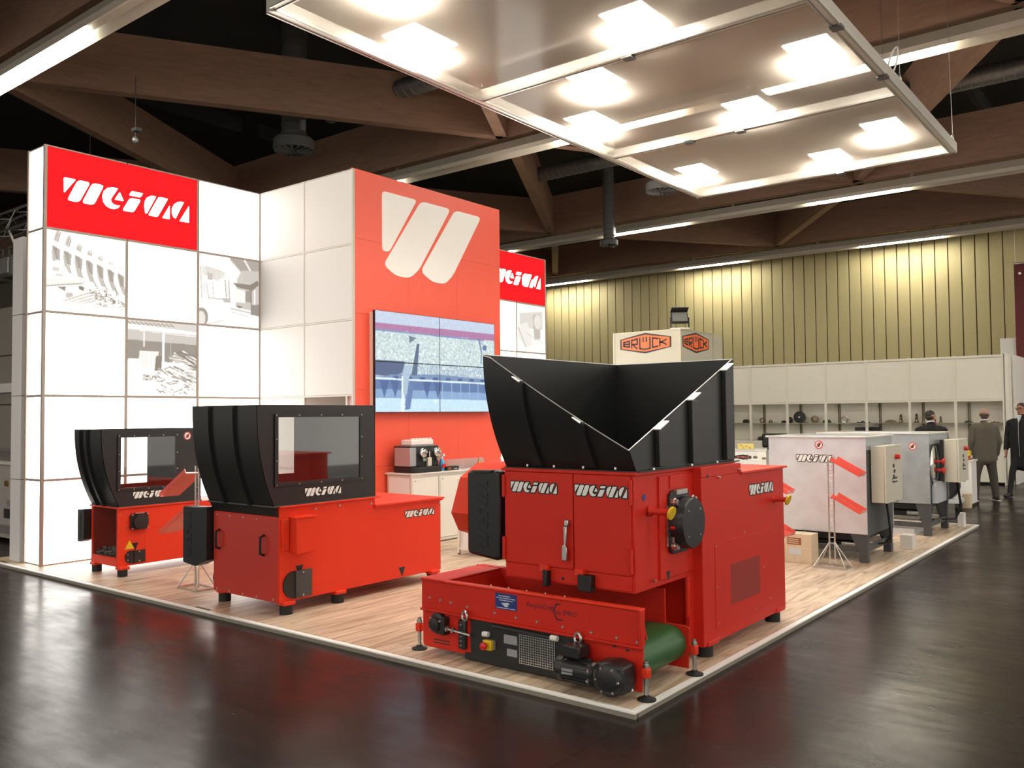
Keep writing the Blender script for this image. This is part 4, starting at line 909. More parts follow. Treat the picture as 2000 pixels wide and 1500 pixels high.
ds = B().cyl((X1-.002,.42,.28),(X1+.012,.42,.28),.115,n=36).build('round_plate', black, ms); B().box(X1+.012,X1+.022,.43,.60,.165,.395).build('square_plate', grey_d, ds); screws([(X1+.022,.50,.375),(X1+.022,.50,.185)], (1,0,0), .012, .008, ds)
screws([(X1,.65,.90),(X1,.92,.905),(X1,1.30,.89),(X1,2.23,.82)], (1,0,0), .013, .01, ms)
for xx in (-4.40,-3.745):
    h = B(); h.tube([(xx,Y0-.01,.53),(xx,Y0-.05,.545),(xx+.004,Y0-.055,.61),(xx,Y0-.05,.685),(xx,Y0-.01,.70)], .011, 8); h.build('handle', rubber, ms)
screws([(x,Y0-.01,.17) for x in (-4.44,-4.25,-4.05,-3.85,-3.62)]+[(x,Y0-.01,.83) for x in (-4.44,-4.25,-4.05,-3.85)], (0,-1,0), .009, .006, ms)
for x, y in ((-4.47,.36),(-3.58,.36),(-3.58,.92),(-3.58,2.15),(-4.47,2.15)):
    B().box(x-.045,x+.055,y-.06,y+.06,.118,.15).build('foot_plate', red2, ms, bev=.006); foot_pad(x, y, .118, ms, .055)
hopper(ms, X0, X1, lambda z: .045+.225*min(1,max(0,(1.80-z)/.945))**2.4, 1.356, .952, 1.805, (.255,1.16,1.15,1.70), (-4.23,-3.87), (X1+.003,.535,1.085,.40), drop=.09)
cv = B().prism(rounded([(-4.90,.37),(-4.70,.35),(-4.52,.42),(-4.52,.90),(-4.70,.885),(-4.90,.885)], .02, 3), 'y', .20, .32).build('side_cover', blackp, ms, bev=.012)
poly_sheet([[(q[0]*.42/LW, q[1]*.08/LH) for q in p] for p in LOGO], (-4.84,.2005,.42), (0,0,1), (1,0,0), (0,-1,0), .004).build('raised_logo', blackp, cv)
B().cyl((-4.60,.42,.24),(-4.52,.42,.24),.10,n=28).build('drive_disc', blackp, ms)
# small shredder
ss = thing('shredder', 'smallest red shredder with a clear front, beside the light wall', 'shredder', (-6.72, .9, P))
X0, X1, Y0, Y1 = -7.015, -6.433, .376, 1.75
B().prism([(Y0+.30,.14),(Y1,.14),(Y1,.755),(Y0+.30,.755)], 'x', X0, X1).build('body', red2, ss, bev=.003)
for x in (X0, X1-.045): B().box(x,x+.045,Y0,Y0+.30,.14,.755).build('side_cheek', red2, ss, bev=.003)
B().box(X0+.045,X1-.045,Y0,Y0+.30,.14,.235).build('lower_front', red2, ss); B().box(X0+.045,X1-.045,Y0+.02,Y0+.30,.235,.25).build('bin_floor', grey_d, ss)
B().box(X0+.04,X1-.04,Y0+.26,Y0+.299,.24,.75).build('inner_wall', black, ss); B().box(X0+.03,X1-.03,Y0,Y0+.006,.225,.745).build('front_window', acry_t, ss)
b = B()
for i in range(70):
    x, y, r = random.uniform(X0+.06,X1-.06), random.uniform(Y0+.02,Y0+.2), random.uniform(.008,.022); b.ell((x,y,.25+random.uniform(0,.05)),(r*1.6,r,r*.7),6,4)
b.build('shredded_plastic', M('shred', (.35,.32,.28), .7, var=.4), ss, kind='stuff')
B().box(X0-.015,X1+.02,Y0-.012,1.32,.748,.764).build('top_flange', red2, ss, bev=.003)
br = B().prism(rounded([(.50,.515),(.69,.515),(.70,.69),(.50,.69)], .03, 4), 'x', X1, X1+.03).build('bearing', castiron, ss, bev=.004); B().lathe((X1+.03,.60,.60), [(.085,0),(.08,.04),(.0,.045)], 28, (1,0,0)).build('bearing_cap', castiron, br); B().box(X1+.03,X1+.05,.54,.64,.685,.70).build('bridge', steel, br)
screws([(X1+.03,y,z) for y in (.515,.685) for z in (.53,.675)], (1,0,0), .012, .012, br)
sp = B().cyl((X1,.52,.23),(X1+.012,.52,.23),.07,n=28).build('round_plate', castiron, ss); B().box(X1+.012,X1+.02,.545,.67,.165,.295).build('square_plate', black, sp); screws([(X1+.02,.60,.28),(X1+.02,.60,.18),(X1+.012,.475,.26),(X1+.012,.475,.20)], (1,0,0), .01, .008, sp)
poly_sheet([[(0,-.062),(.055,.03),(-.055,.03)]], (X1,.50,.345), *AX['+x'], .0015).build('warning_triangle', yellow, ss); tri_mark((X1,.565,.375), '+x', .075, ss)
screws([(X1,y,z) for y in (.40,.47) for z in (.56,.53,.66,.70)]+[(X1,.46,.33)], (1,0,0), .007, .005, ss); screws([(x,Y0,.17) for x in (-6.95,-6.75,-6.55)], (0,-1,0), .008, .006, ss)
for x, y in ((-6.97,.42),(-6.42,.42),(-6.42,1.65),(-6.97,1.65)):
    B().box(x-.05,x+.055,y-.055,y+.055,.112,.145).build('foot_plate', red2, ss, bev=.008); foot_pad(x, y, .115, ss, .05)
hopper(ss, X0, X1, lambda z: .185+.205*min(1,max(0,(1.59-z)/.84))**2.2, 1.34, .764, 1.588, (.395,1.02,.965,1.50), (-6.87,-6.72), (X1+.003,.535,.915,.40))
no_hand((X1,1.17,1.50), .045, '+x', ss)
cv = B().prism(rounded([(-7.17,.36),(-7.10,.36),(-7.03,.39),(-7.03,.72),(-7.10,.71),(-7.17,.71)], .015, 3), 'y', .30, .40).build('side_cover', blackp, ss, bev=.01)
poly_sheet([[(q[0]*.28/LW, q[1]*.05/LH) for q in p] for p in LOGO], (-7.15,.3005,.39), (0,0,1), (1,0,0), (0,-1,0), .003).build('raised_logo', blackp, cv)
B().prism([(.40,.42),(.75,.42),(.75,.66),(.40,.64)], 'x', -7.26, -7.03).build('belt_guard', red2, ss, bev=.004)

# ------------------------------------------------ galvanised machines at the right
def silver(lab, X0, X1, Y0, Y1, z0, z1, sheet_m, cab, logo_on, loc_lab):
    t = thing('silver_shredder', lab, 'shredder', ((X0+X1)/2, (Y0+Y1)/2, P))
    B().box(X0,X1,Y0,Y0+.02,z0,z1).build('front_sheet', sheet_m, t, bev=.002); B().box(X0,X0+.02,Y0+.02,Y1,z0,z1).build('left_sheet', sheet_m, t); B().box(X0,X1,Y1-.02,Y1,z0,z1).build('rear_sheet', sheet_m, t)
    B().box(X1-.02,X1,Y0+.02,Y1-.02,z1-.14,z1).build('right_upper', galv_d, t); B().box(X1-.05,X1-.01,Y0+.02,Y1-.02,z0-.02,z1-.14).build('right_sheet', grey_d, t)
    B().box(X0-.03,X1+.01,Y0-.022,Y0+.03,z1-.004,z1+.018).build('front_lip', bright, t, bev=.004); B().box(X1-.03,X1+.02,Y0+.03,Y1+.02,z1-.002,z1+.014).build('side_lip', alu_d, t); B().box(X0-.03,X0+.02,Y0+.03,Y1+.02,z1-.002,z1+.014).build('side_lip', alu_d, t); B().box(X0+.02,X1-.03,Y1-.02,Y1+.02,z1-.002,z1+.014).build('rear_lip', alu_d, t)
    screws([(x,Y0,z0+.02) for x in np.arange(X0+.05,X1,.11)]+[(X1-.02,Y0,z) for z in np.arange(z0+.1,z1,.12)], (0,-1,0), .007, .005, t, alu_d)
    for x, sx in ((X0+.05,1),(X1-.05,-1)):
        for y in (Y0+.05, Y1-.08):
            B().prism([(x-sx*.05,z0),(x+sx*.14,z0),(x+sx*.05,P+.11),(x-sx*.04,P+.11)], 'y', y-.04, y+.04).build('leg', grey_d, t, bev=.003)
            B().box(x-.045,x+.045,y-.045,y+.045,P,P+.11).build('foot_block', grey_d, t, bev=.003)
    B().bar((X0+.05,Y0+.05,P+.14),(X1-.05,Y0+.05,P+.14),.05,.06).build('crossbar', grey_d, t); B().bar((X1-.05,Y0+.05,P+.14),(X1-.05,Y1-.05,P+.14),.05,.06).build('crossbar', grey_d, t)
    B().box(X0+.12,X1-.12,Y0+.2,Y1-.15,z0-.10,z0).build('drive_tray', blackp, t); B().cyl((X0+.2,Y0+.4,z0-.16),(X1-.25,Y0+.4,z0-.16),.055,n=16).build('hydraulic_cylinder', castiron, t); B().cyl((X1-.35,Y0+.25,z0-.15),(X1-.12,Y0+.25,z0-.15),.035,n=14).build('piston', steel, t)
    B().box(X0+.1,X1-.1,Y1-.12,Y1-.06,P+.10,P+.18).build('rear_bar', alu_d, t)
    ca, cb, ya, yb2, za, zb = cab
    cbn = B().box(ca,cb-.012,ya,yb2,za,zb).build('control_cabinet', cream, t, bev=.004); dr = B().box(cb-.010,cb+.012,ya-.004,yb2+.004,za-.004,zb+.004).build('door', cream, cbn, bev=.004)
    ym = (ya+yb2)/2
    k = B().cyl((cb+.012,ym+.06,zb-.13),(cb+.06,ym+.06,zb-.13),.03,n=14); k.build('rotary_switch', redp, cbn)
    for i in range(3): B().box(cb+.012,cb+.016,ym-.06+.03*(i%2),ym+.00+.03*(i%2),zb-.25-.06*i,zb-.21-.06*i).build('indicator', blackp, cbn)
    bt = B()
    for i in range(5): bt.cyl((cb+.012,ym-.06+i*.036,zb-.39),(cb+.022,ym-.06+i*.036,zb-.39),.012,n=8)
    B().box(cb+.012,cb+.014,ym-.085,ym+.11,zb-.42,zb-.36).build('button_strip', blackp, cbn); bt.build('button_row', wht, cbn, kind='stuff')
    B().cyl((cb-.05,yb2-.02,za-.03),(cb-.05,yb2-.02,za),.02).build('cable_gland', blackp, cbn)
    for i in range(3): B().tube([(cb-.06-.03*i,ya+.25+.1*i,za),(cb-.05-.02*i,ya+.28+.08*i,za-.18),(cb-.05,ya+.36,z0-.05-.04*i),(cb-.12,ya+.35,P+.16),(X1-.3,ya+.2,P+.13)],.012,7).build('cable', rubber, t)
    return t
a = silver('nearer silver shredder with a red-tinged front sheet and a cream control cabinet', -1.452, -.352, 5.665, 6.75, .352, 1.418, galv, (-.352,-.200,5.85,6.51,.69,1.32), True, '')
logo((-1.12, 5.663, 1.215), '-y', .42, a, wht, grey_d, th=.0025)
no_hand((-.862, 5.664, 1.335), .048, '-y', a)
b_ = silver('farther silver shredder with a grey front sheet and a chrome disc at its side', -1.735, -.280, 8.27, 9.41, .468, 1.400, galv_d, (-.20,-.026,8.76,9.37,.735,1.315), True, '')
no_hand((-.485, 8.269, 1.235), .052, '-y', b_)
B().lathe((-.285,8.56,.98), [(.26,0),(.26,.01),(.24,.02),(.05,.03)], 32, (1,0,0)).build('chrome_disc', chrome, b_)
for z in (1.02,.90): B().lathe((-.255,8.66,z), [(.02,0),(.02,.05),(.045,.06),(.045,.085),(.02,.09)], 14, (1,0,0)).build('red_knob', redp, b_)
B().prism([(8.4,.47),(8.95,.47),(8.95,.73),(8.55,.76),(8.4,.70)], 'x', -.285, -.22).build('guard_sheet', galv, b_)
B().box(-.24,-.20,8.70,8.76,.74,1.31).build('cabinet_bracket', blackp, b_)
B().prism([(8.32,.04),(8.9,.04),(8.9,.12),(8.32,.12)], 'x', -1.6, -.5).build('chip_tray', galv, b_)

# ================================================================== LEAFLET RACKS, CARTONS
def rack(lab, x, y, sgn, zt=1.245, levels=(1.19,.80), L=.36, ydir=0.):
    t = thing('leaflet_rack', lab, 'rack', (x, y, P), 'leaflet racks')
    g = .028
    for s in (-1, 1): B().cyl((x+s*g,y,P+.01),(x+s*g,y,zt),.009,n=10).build('post', steel, t)
    for k in range(16): B().cyl((x-g,y,.30+k*.06),(x+g,y,.30+k*.06),.005,n=6).build('rung', steel, t)
    w_, d_ = .165, .10; c = [(x-w_,y-d_),(x+w_,y-d_),(x+w_,y+d_),(x-w_,y+d_)]
    for i in range(4): B().bar((*c[i],P+.009),(*c[(i+1)%4],P+.009),.024,.016).build('base_bar', steel, t)
    for cx, cy in c: B().cyl((cx,cy,P+.016),(x+(g if cx > x else -g),y,.31),.0065,n=8).build('brace', steel, t)
    for z in levels:
        d = Vector((sgn*L, ydir, -.20*L/.36)).normalized(); e = Vector((0,1,0)); nrm = d.cross(e).normalized(); nrm = nrm if nrm.z > 0 else -nrm
        o = Vector((x+sgn*.03, y, z)); Ln = L*1.15; wd = .105
        tr = B().obox(o+d*Ln/2, d*Ln/2, e*wd, nrm*.003).build('tray', tray, t)
        for s in (-1, 1): B().obox(o+d*Ln/2+e*wd*s+nrm*.02, d*Ln/2, e*.003, nrm*.02).build('tray_side', tray, tr)
        B().obox(o+d*Ln+nrm*.018, d*.003, e*wd, nrm*.02).build('tray_stop', acry_t, tr)
        B().cyl(o+e*-wd-nrm*.01, o+e*wd-nrm*.01, .006, n=8).build('support_rod', steel, tr)
    return t
rack('leaflet rack with red trays between the two left shredders', -5.20, .53, -1, 1.23, (1.17,.80), .46)
rack('leaflet rack with red trays in front of the nearer silver shredder', -.585, 5.20, 1, L=.29)
rack('leaflet rack mostly hidden behind the largest shredder, red tray tips showing', -1.24, 4.75, 1, 1.15, (1.04,.60), .34)
def carton(lab, x0, x1, y0, y1, h, deco=True):
    t = thing('carton', lab, 'box', ((x0+x1)/2,(y0+y1)/2,P), 'cardboard cartons')
    B().box(x0,x1,y0,y1,P,P+h).build('box', card, t, bev=.004)
    B().box(x0-.001,x1+.001,y0-.001,y1+.001,P+h*.5,P+h*.5+.008).build('strap', tape, t); B().box((x0+x1)/2-.02,(x0+x1)/2+.02,y0-.0012,y1+.0012,P+.001,P+h+.0012).build('tape', tape, t)
    if deco:
        wv = x1-x0
        p = rounded([(.08*wv,-.85*h),(.42*wv,-.88*h),(.46*wv,-.70*h),(.30*wv,-.62*h),(.10*wv,-.64*h)], .02)
        poly_sheet([[(u+.06, v) for u, v in p]], (x0,y0-.0014,P), (1,0,0), (0,0,1), (0,-1,0), .0008) if False else None
        q = B(); q.box(x0+.10*wv,x0+.62*wv,y0-.0025,y0-.0014,P+.62*h,P+.86*h); q.build('brown_print', brownp, t)
        for k in range(3): B().box(x0+.14*wv,x0+.52*wv,y0-.0032,y0-.0025,P+(.66+.065*k)*h,P+(.69+.065*k)*h).build('print_line', card, t)
        B().box(x0+.16*wv,x0+.62*wv,y0-.0026,y0-.0014,P+.28*h,P+.50*h).build('address_label', pale, t)
carton('taped carton with a brown print beside the leaflet rack', -1.135, -.835, 5.28, 5.50, .318)
carton('plain carton half hidden behind the printed carton', -1.50, -1.16, 5.36, 5.58, .20, False)
o = B().box(-.34,-.20,6.95,7.12,P,P+.17).build('paper_box', white_d, bev=.004); tag(o, 'small white box behind the nearer silver shredder leg', 'box')
o = B().box(-.20,-.12,9.52,9.66,P,P+.20).build('paper_box', white, bev=.004); tag(o, 'small white box at the far platform corner', 'box')

# ================================================================== COFFEE COUNTER
ct = thing('drinks_counter', 'white counter with metal frame along the red tower front', 'counter', (-5.6, 4.8, P))
CX, CZ, CYa, CYb = -5.37, .965, 3.655, 6.6
B().box(XR+.03,CX-.012,CYa+.012,CYb-.012,.09,CZ-.03).build('carcass', white, ct)
B().box(XR+.01,CX+.02,CYa-.02,CYb,CZ-.022,CZ).build('worktop', M('counter_top', (.70,.66,.62), .35), ct, bev=.003)
for y in (CYa,4.17,4.68,5.19,5.70,6.2): B().box(CX-.02,CX+.004,y,y+.03,.06,CZ-.022).build('upright', alu_d, ct)
B().box(XR+.04,XR+.07,CYa-.004,CYa+.02,.06,CZ-.022).build('upright', alu_d, ct)
B().box(CX-.02,CX+.003,CYa+.03,CYb,.055,.09).build('plinth_rail', alu_d, ct); B().box(CX-.02,CX+.003,CYa+.03,CYb,CZ-.055,CZ-.022).build('top_rail', alu_d, ct)
for i, y in enumerate((3.69,4.205,4.715,5.225)):
    d = B().box(CX-.012,CX+.001,y,y+.47,.095,CZ-.06).build('door', M('counter_door', (.80,.77,.70), .4), ct, bev=.002); B().cyl((CX+.001,y+.04,CZ-.10),(CX+.008,y+.04,CZ-.10),.010).build('lock', steel, d)
B().box(XR+.07,CX-.03,CYa+.001,CYa+.012,.10,CZ-.06).build('end_panel', white, ct)
# second low white cabinet behind the largest shredder
c2 = thing('side_counter', 'white panelled counter behind the largest shredder', 'counter', (-4.2, 3.9, P))
B().box(-4.47,-2.6,3.56,4.10,.12,.92).build('carcass', white, c2, bev=.003); B().box(-4.49,-2.58,3.53,4.13,.92,.945).build('worktop', white, c2)
for x, y in ((-4.465,3.55),(-4.465,4.08),(-2.62,3.55),(-2.62,4.08)):
    B().box(x-.014,x+.014,y-.014,y+.014,.06,.92).build('leg', alu_d, c2); B().cyl((x,y,P),(x,y,.06),.018,n=10).build('foot', brass, c2)
B().box(-4.45,-2.62,3.54,3.56,.10,.13).build('bottom_rail', alu_d, c2)
# coffee machine
cm = thing('coffee_machine', 'black twin coffee machine with a cup rack on the white counter', 'coffee machine', (-5.55, 3.92, CZ))
x0, x1, ya, yb_ = -5.74, -5.44, 3.70, 4.25
B().prism(rounded([(x0,ya),(x1+.06,ya),(x1+.09,ya+.08),(x1+.09,yb_-.08),(x1+.06,yb_),(x0,yb_)], .03, 3), 'z', CZ, CZ+.075).build('base', blackp, cm, bev=.004)
B().box(x0,x1,ya+.005,yb_-.005,CZ+.075,CZ+.345).build('body', blackp, cm, bev=.01)
B().box(x0+.02,x1+.006,ya,ya+.012,CZ+.085,CZ+.325).build('side_panel', silverp, cm, bev=.003); B().box(x1,x1+.008,ya+.005,ya+.11,CZ+.085,CZ+.325).build('water_panel', silverp, cm, bev=.003)
for y in (ya+.215, ya+.475):
    h = B().lathe((x1,y,CZ+.255), [(.062,0),(.066,.02),(.06,.05),(.04,.06)], 24, (1,0,0)).build('brew_head', chrome, cm)
    B().prism([(y-.035,CZ+.185),(y+.035,CZ+.185),(y+.02,CZ+.15),(y-.02,CZ+.15)], 'x', x1, x1+.06).build('spout', chrome, h); B().bar((x1+.05,y,CZ+.25),(x1+.10,y,CZ+.27),.025).build('lever', silverp, h)
B().box(x1,x1+.03,ya+.31,ya+.38,CZ+.08,CZ+.19).build('cream_panel', cream, cm); B().cyl((x1+.02,ya+.345,CZ+.19),(x1+.02,ya+.345,CZ+.27),.012).build('steam_pipe', chrome, cm)
B().box(x0+.04,x1-.03,ya+.06,yb_-.04,CZ+.345,CZ+.355).build('rack_base', silverp, cm)
o = B(); o.box(x0+.06,x1-.04,ya+.08,yb_-.06,CZ+.356,CZ+.425)
tagb = thing('cup_tray', 'clear white tray of cups on top of the coffee machine', 'tray', (-5.6,3.98,CZ+.356))
o.build('tray', M('frosted_tray', (.80,.74,.70), .3), tagb, bev=.012)
for k in range(6): B().cyl((x1-.07,ya+.12+k*.065,CZ+.425),(x1-.07,ya+.12+k*.065,CZ+.445),.025,.028,n=12).build('cup_rim', wht, tagb)
o = thing('cleaner_bottle', 'blue and white spray bottle right of the coffee machine', 'bottle', (-5.46,4.33,CZ))
B().lathe((-5.46,4.33,CZ), [(.035,0),(.04,.01),(.042,.09),(.03,.13),(.016,.16)], 14).build('body', bottle_b, o); B().lathe((-5.46,4.33,CZ+.16), [(.018,0),(.018,.04)], 10).build('neck', wht, o); B().box(-5.50,-5.42,4.315,4.345,CZ+.195,CZ+.225).build('trigger', wht, o); B().box(-5.43,-5.415,4.30,4.36,CZ+.04,CZ+.09).build('label', redp, o)
o = thing('capsule_box', 'small black box in front of the glasses on the counter', 'box', (-5.42,4.46,CZ))
B().box(-5.47,-5.38,4.34,4.58,CZ,CZ+.055).build('box', blackp, o, bev=.004); B().box(-5.38,-5.378,4.37,4.43,CZ+.015,CZ+.04).build('label', brownp, o); B().box(-5.38,-5.378,4.48,4.55,CZ+.012,CZ+.03).build('label', silverp, o)
# tumblers
tmesh = B().lathe((0,0,0), [(.026,0),(.030,.01),(.034,.13),(.0315,.13),(.027,.015),(.0,.012)], 14).mesh('tumbler'); tmesh.materials.append(tumbler)
for r in range(3):
    for c in range(8):
        o = place('tumbler', tmesh); o.location = (-5.50-r*.075, 4.62+c*.085+.02*(r%2), CZ); tag(o, 'clear drinking glass among the rows on the white counter', 'glass', 'drinking glasses on the counter')
o = thing('oil_bottle', 'small amber bottle with steel cap at the end of the glasses', 'bottle', (-5.42,5.06,CZ))
B().lathe((-5.42,5.06,CZ), [(.028,0),(.03,.01),(.03,.08),(.014,.105),(.014,.12)], 14).build('body', brass, o); B().cyl((-5.42,5.06,CZ+.12),(-5.42,5.06,CZ+.15),.018).build('cap', chrome, o)

# ================================================================== NEIGHBOURING STAND WITH THE HEXAGON SIGN
ks = thing('sign_kiosk', 'cream kiosk tower with orange hexagon signs behind the largest shredder', 'kiosk', (-5.9, 11.3, 0))
kx, ky, kz = -5.05, 10.5, 3.31
B().box(kx-1.45,kx-.02,ky+.02,ky+1.45,2.2,kz-.01).build('core', kioskm, ks)
B().box(kx-1.44,kx-.012,ky,ky+.02,2.2,kz-.02).build('front_panel', kioskm, ks, bev=.002); B().box(kx-.02,kx,ky+.015,ky+1.40,2.2,kz-.02).build('side_panel', kioskm, ks, bev=.002)
for x, y in ((kx,ky),(kx-1.45,ky),(kx,ky+1.42),(kx-1.45,ky+1.42)): B().box(x-.02,x+.012,y-.012,y+.02,0,kz).build('post', M('kiosk_frame', (.50,.45,.33), .4, .3) if 'kiosk_frame' not in bpy.data.materials else bpy.data.materials['kiosk_frame'], ks)
B().box(kx-1.45,kx,ky-.008,ky+.02,kz-.025,kz).build('top_rail', bpy.data.materials['kiosk_frame'], ks); B().box(kx-.02,kx+.008,ky+.02,ky+1.42,kz-.025,kz).build('top_rail', bpy.data.materials['kiosk_frame'], ks)
B().box(kx-.02,kx-.004,ky+1.42,ky+1.85,2.0,kz-.03).build('rear_panel', kioskm, ks); B().box(kx-1.4,kx-.6,ky+.6,ky+1.3,0,2.2).build('cabin', kioskm, ks)
def bar2(p, q, w):
    p, q = Vector(p), Vector(q); d = (q-p).normalized(); n = Vector((-d.y, d.x))*w/2; return [tuple(p+n), tuple(q+n), tuple(q-n), tuple(p-n)]
def hexsign(o, face, W, H, parent):
    c = H*.25
    def hexa(m): k = m*1.1; return [(m, c+m*.35),(W/2, k),(W-m, c+m*.35),(W-m, H-c-m*.35),(W/2, H-k),(m, H-c-m*.35)]
    s = poly_sheet([hexa(0)], o, *AX[face], .004).build('hexagon_sign', blk, parent)
    dn = Vector(AX[face][2]); poly_sheet([hexa(.032)], Vector(o)+dn*.004, *AX[face], .002).build('orange_field', orange, s)
    mg = H*.11; top = lambda x: c*(1-2*min(x,W-x)/W)+mg+.02; bot = lambda x: H-top(x); w_ = .026*W/.95
    L = []; xs = [W*a for a in (.075,.185,.235,.345,.395,.595,.645,.745,.785,.92)]
    V = lambda x: L.append(bar2((x,top(x)),(x,bot(x)),w_)); Hh = lambda x0,y0,x1,y1: L.append(bar2((x0,y0),(x1,y1),w_))
    m0 = H/2
    V(xs[0]); V(xs[1]-.0); Hh(xs[0],top(xs[0])+w_/2,xs[1],top(xs[1])+w_/2); Hh(xs[0],m0,xs[1],m0); Hh(xs[0],bot(xs[0])-w_/2,xs[1],bot(xs[1])-w_/2)
    V(xs[2]); Hh(xs[2],top(xs[2])+w_/2,xs[3],top(xs[3])+w_/2); Hh(xs[3],top(xs[3]),xs[3],m0+.02); Hh(xs[2],m0+.01,xs[3],m0+.01); Hh(xs[2]+.03,m0+.02,xs[3],bot(xs[3]))
    V(xs[4]); V(xs[5]); Hh(xs[4],bot(xs[4])-w_/2,W*.495,bot(W*.495)-w_/2); Hh(W*.495,bot(W*.495)-w_/2,xs[5],bot(xs[5])-w_/2)
    for xx in (W*.462,W*.528): Hh(xx,top(xx)+.005,xx,m0-.02)
    V(xs[6]); Hh(xs[6],top(xs[6])+w_/2,xs[7],top(xs[7])+w_/2); Hh(xs[6],bot(xs[6])-w_/2,xs[7],bot(xs[7])-w_/2); Hh(xs[7],top(xs[7]),xs[7],m0-.06); Hh(xs[7],bot(xs[7]),xs[7],m0+.06)
    V(xs[8]); Hh(xs[8],m0+.01,xs[9],top(xs[9])); Hh(xs[8]+.02,m0-.01,xs[9],bot(xs[9]))
    poly_sheet(L, Vector(o)+dn*.006, *AX[face], .0015).build('lettering', blk, s)
hexsign((kx-1.31, ky, kz-.035), '-y', 1.12, .40, ks); hexsign((kx, ky+.09, kz-.035), '+x', 1.13, .40, ks)
sp = thing('spotlight', 'black floodlight on the top corner of the hexagon sign kiosk', 'spotlight', (kx-.03, ky+.05, kz))
c = Vector((kx-.02, ky+.02, kz+.21)); d = Vector((.55,-.75,.35)).normalized(); s_ = d.cross(Vector((0,0,1))).normalized(); n_ = s_.cross(d)
B().obox(c-d*.02, s_*.16, d*.04, n_*.11).build('housing', blackp, sp, bev=.02); B().obox(c-d*.09, s_*.12, d*.05, n_*.07).build('back', blackp, sp, bev=.02)
B().obox(c+d*.03, s_*.14, d*.004, n_*.09).build('glass', M('lamp_glass', (.25,.25,.24), .1, .3), sp)
B().obox(c+d*.06+n_*.13, s_*.16, d*.10, n_*.006).build('visor', blackp, sp)
for k in (-1,1): B().bar(c+s_*.17*k, Vector((kx-.03+.0,ky+.05,kz+.02))+s_*.17*k, .02).build('yoke_arm', blackp, sp)
B().bar(Vector((kx-.03,ky+.05,kz+.01))-s_*.18, Vector((kx-.03,ky+.05,kz+.01))+s_*.18, .02).build('yoke_base', alu_d, sp)
# its counter and things
bc = thing('booth_counter', 'white booth counter with a small orange hexagon, left of the silver shredders', 'counter', (-4.3, 12.2, 0))
B().box(-5.2,-4.20,12.0,12.6,0,.965).build('body', white, bc, bev=.004); B().box(-5.22,-4.0,11.98,12.62,.965,.985).build('top', white_d, bc); B().box(-4.20,-4.02,12.0,12.5,.0,.965).build('side_unit', alu_d, bc)
hexsign((-4.66,12.0,.885), '-y', .34, .10, bc)
B().box(-4.10,-4.03,11.99,12.0,.80,.84).build('small_plate', bronze, bc); B().cyl((-4.24,11.995,.83),(-4.24,11.985,.83),.04).build('round_badge', bronze, bc)
o = thing('office_chair', 'black chair back above the white booth counter', 'chair', (-4.28,13.15,0))
B().box(-4.57,-4.02,13.14,13.21,.98,1.28).build('backrest', blackp, o, bev=.04); B().box(-4.55,-4.05,12.72,13.17,.46,.53).build('seat', blackp, o, bev=.03); B().cyl((-4.3,12.94,.1),(-4.3,12.94,.46),.03).build('column', steel, o); B().bar((-4.3,13.17,.5),(-4.3,13.17,1.),.06).build('back_bar', blackp, o)
for k in range(5): a = 2*PI*k/5; B().bar((-4.3,12.94,.09),(-4.3+.28*math.cos(a),12.94+.28*math.sin(a),.05),.04).build('base_arm', blackp, o); 
o = thing('yellow_board', 'yellow board with round holes standing on the booth counter', 'display board', (-4.5,12.1,.985))
B().box(-4.64,-4.30,12.08,12.11,.985,1.10).build('board', M('pale_yellow', (.72,.58,.18), .5), o, bev=.01)
for x, z in ((-4.56,1.06),(-4.45,1.04),(-4.38,1.02),(-4.52,1.015)): B().cyl((x,12.075,z),(x,12.08,z),.022).build('hole', brass, o)
o = thing('bent_pipe', 'two black bent pipes beside the booth counter', 'pipe', (-3.95,12.2,.98))
B().tube([(-4.02,12.1,.985),(-3.98,12.1,1.07),(-3.80,12.1,1.12)],.025,8).build('pipe', blackp, o); B().tube([(-4.0,12.15,.985),(-3.95,12.15,1.03),(-3.80,12.15,1.05)],.025,8).build('pipe', blackp, o)
o = B().box(-4.16,-4.03,11.85,11.98,.70,.86).build('equipment_box', blackp, bev=.006); o.location = (0,0,-.70+.0); tag(o, 'small black device on the floor by the booth counter', 'device')
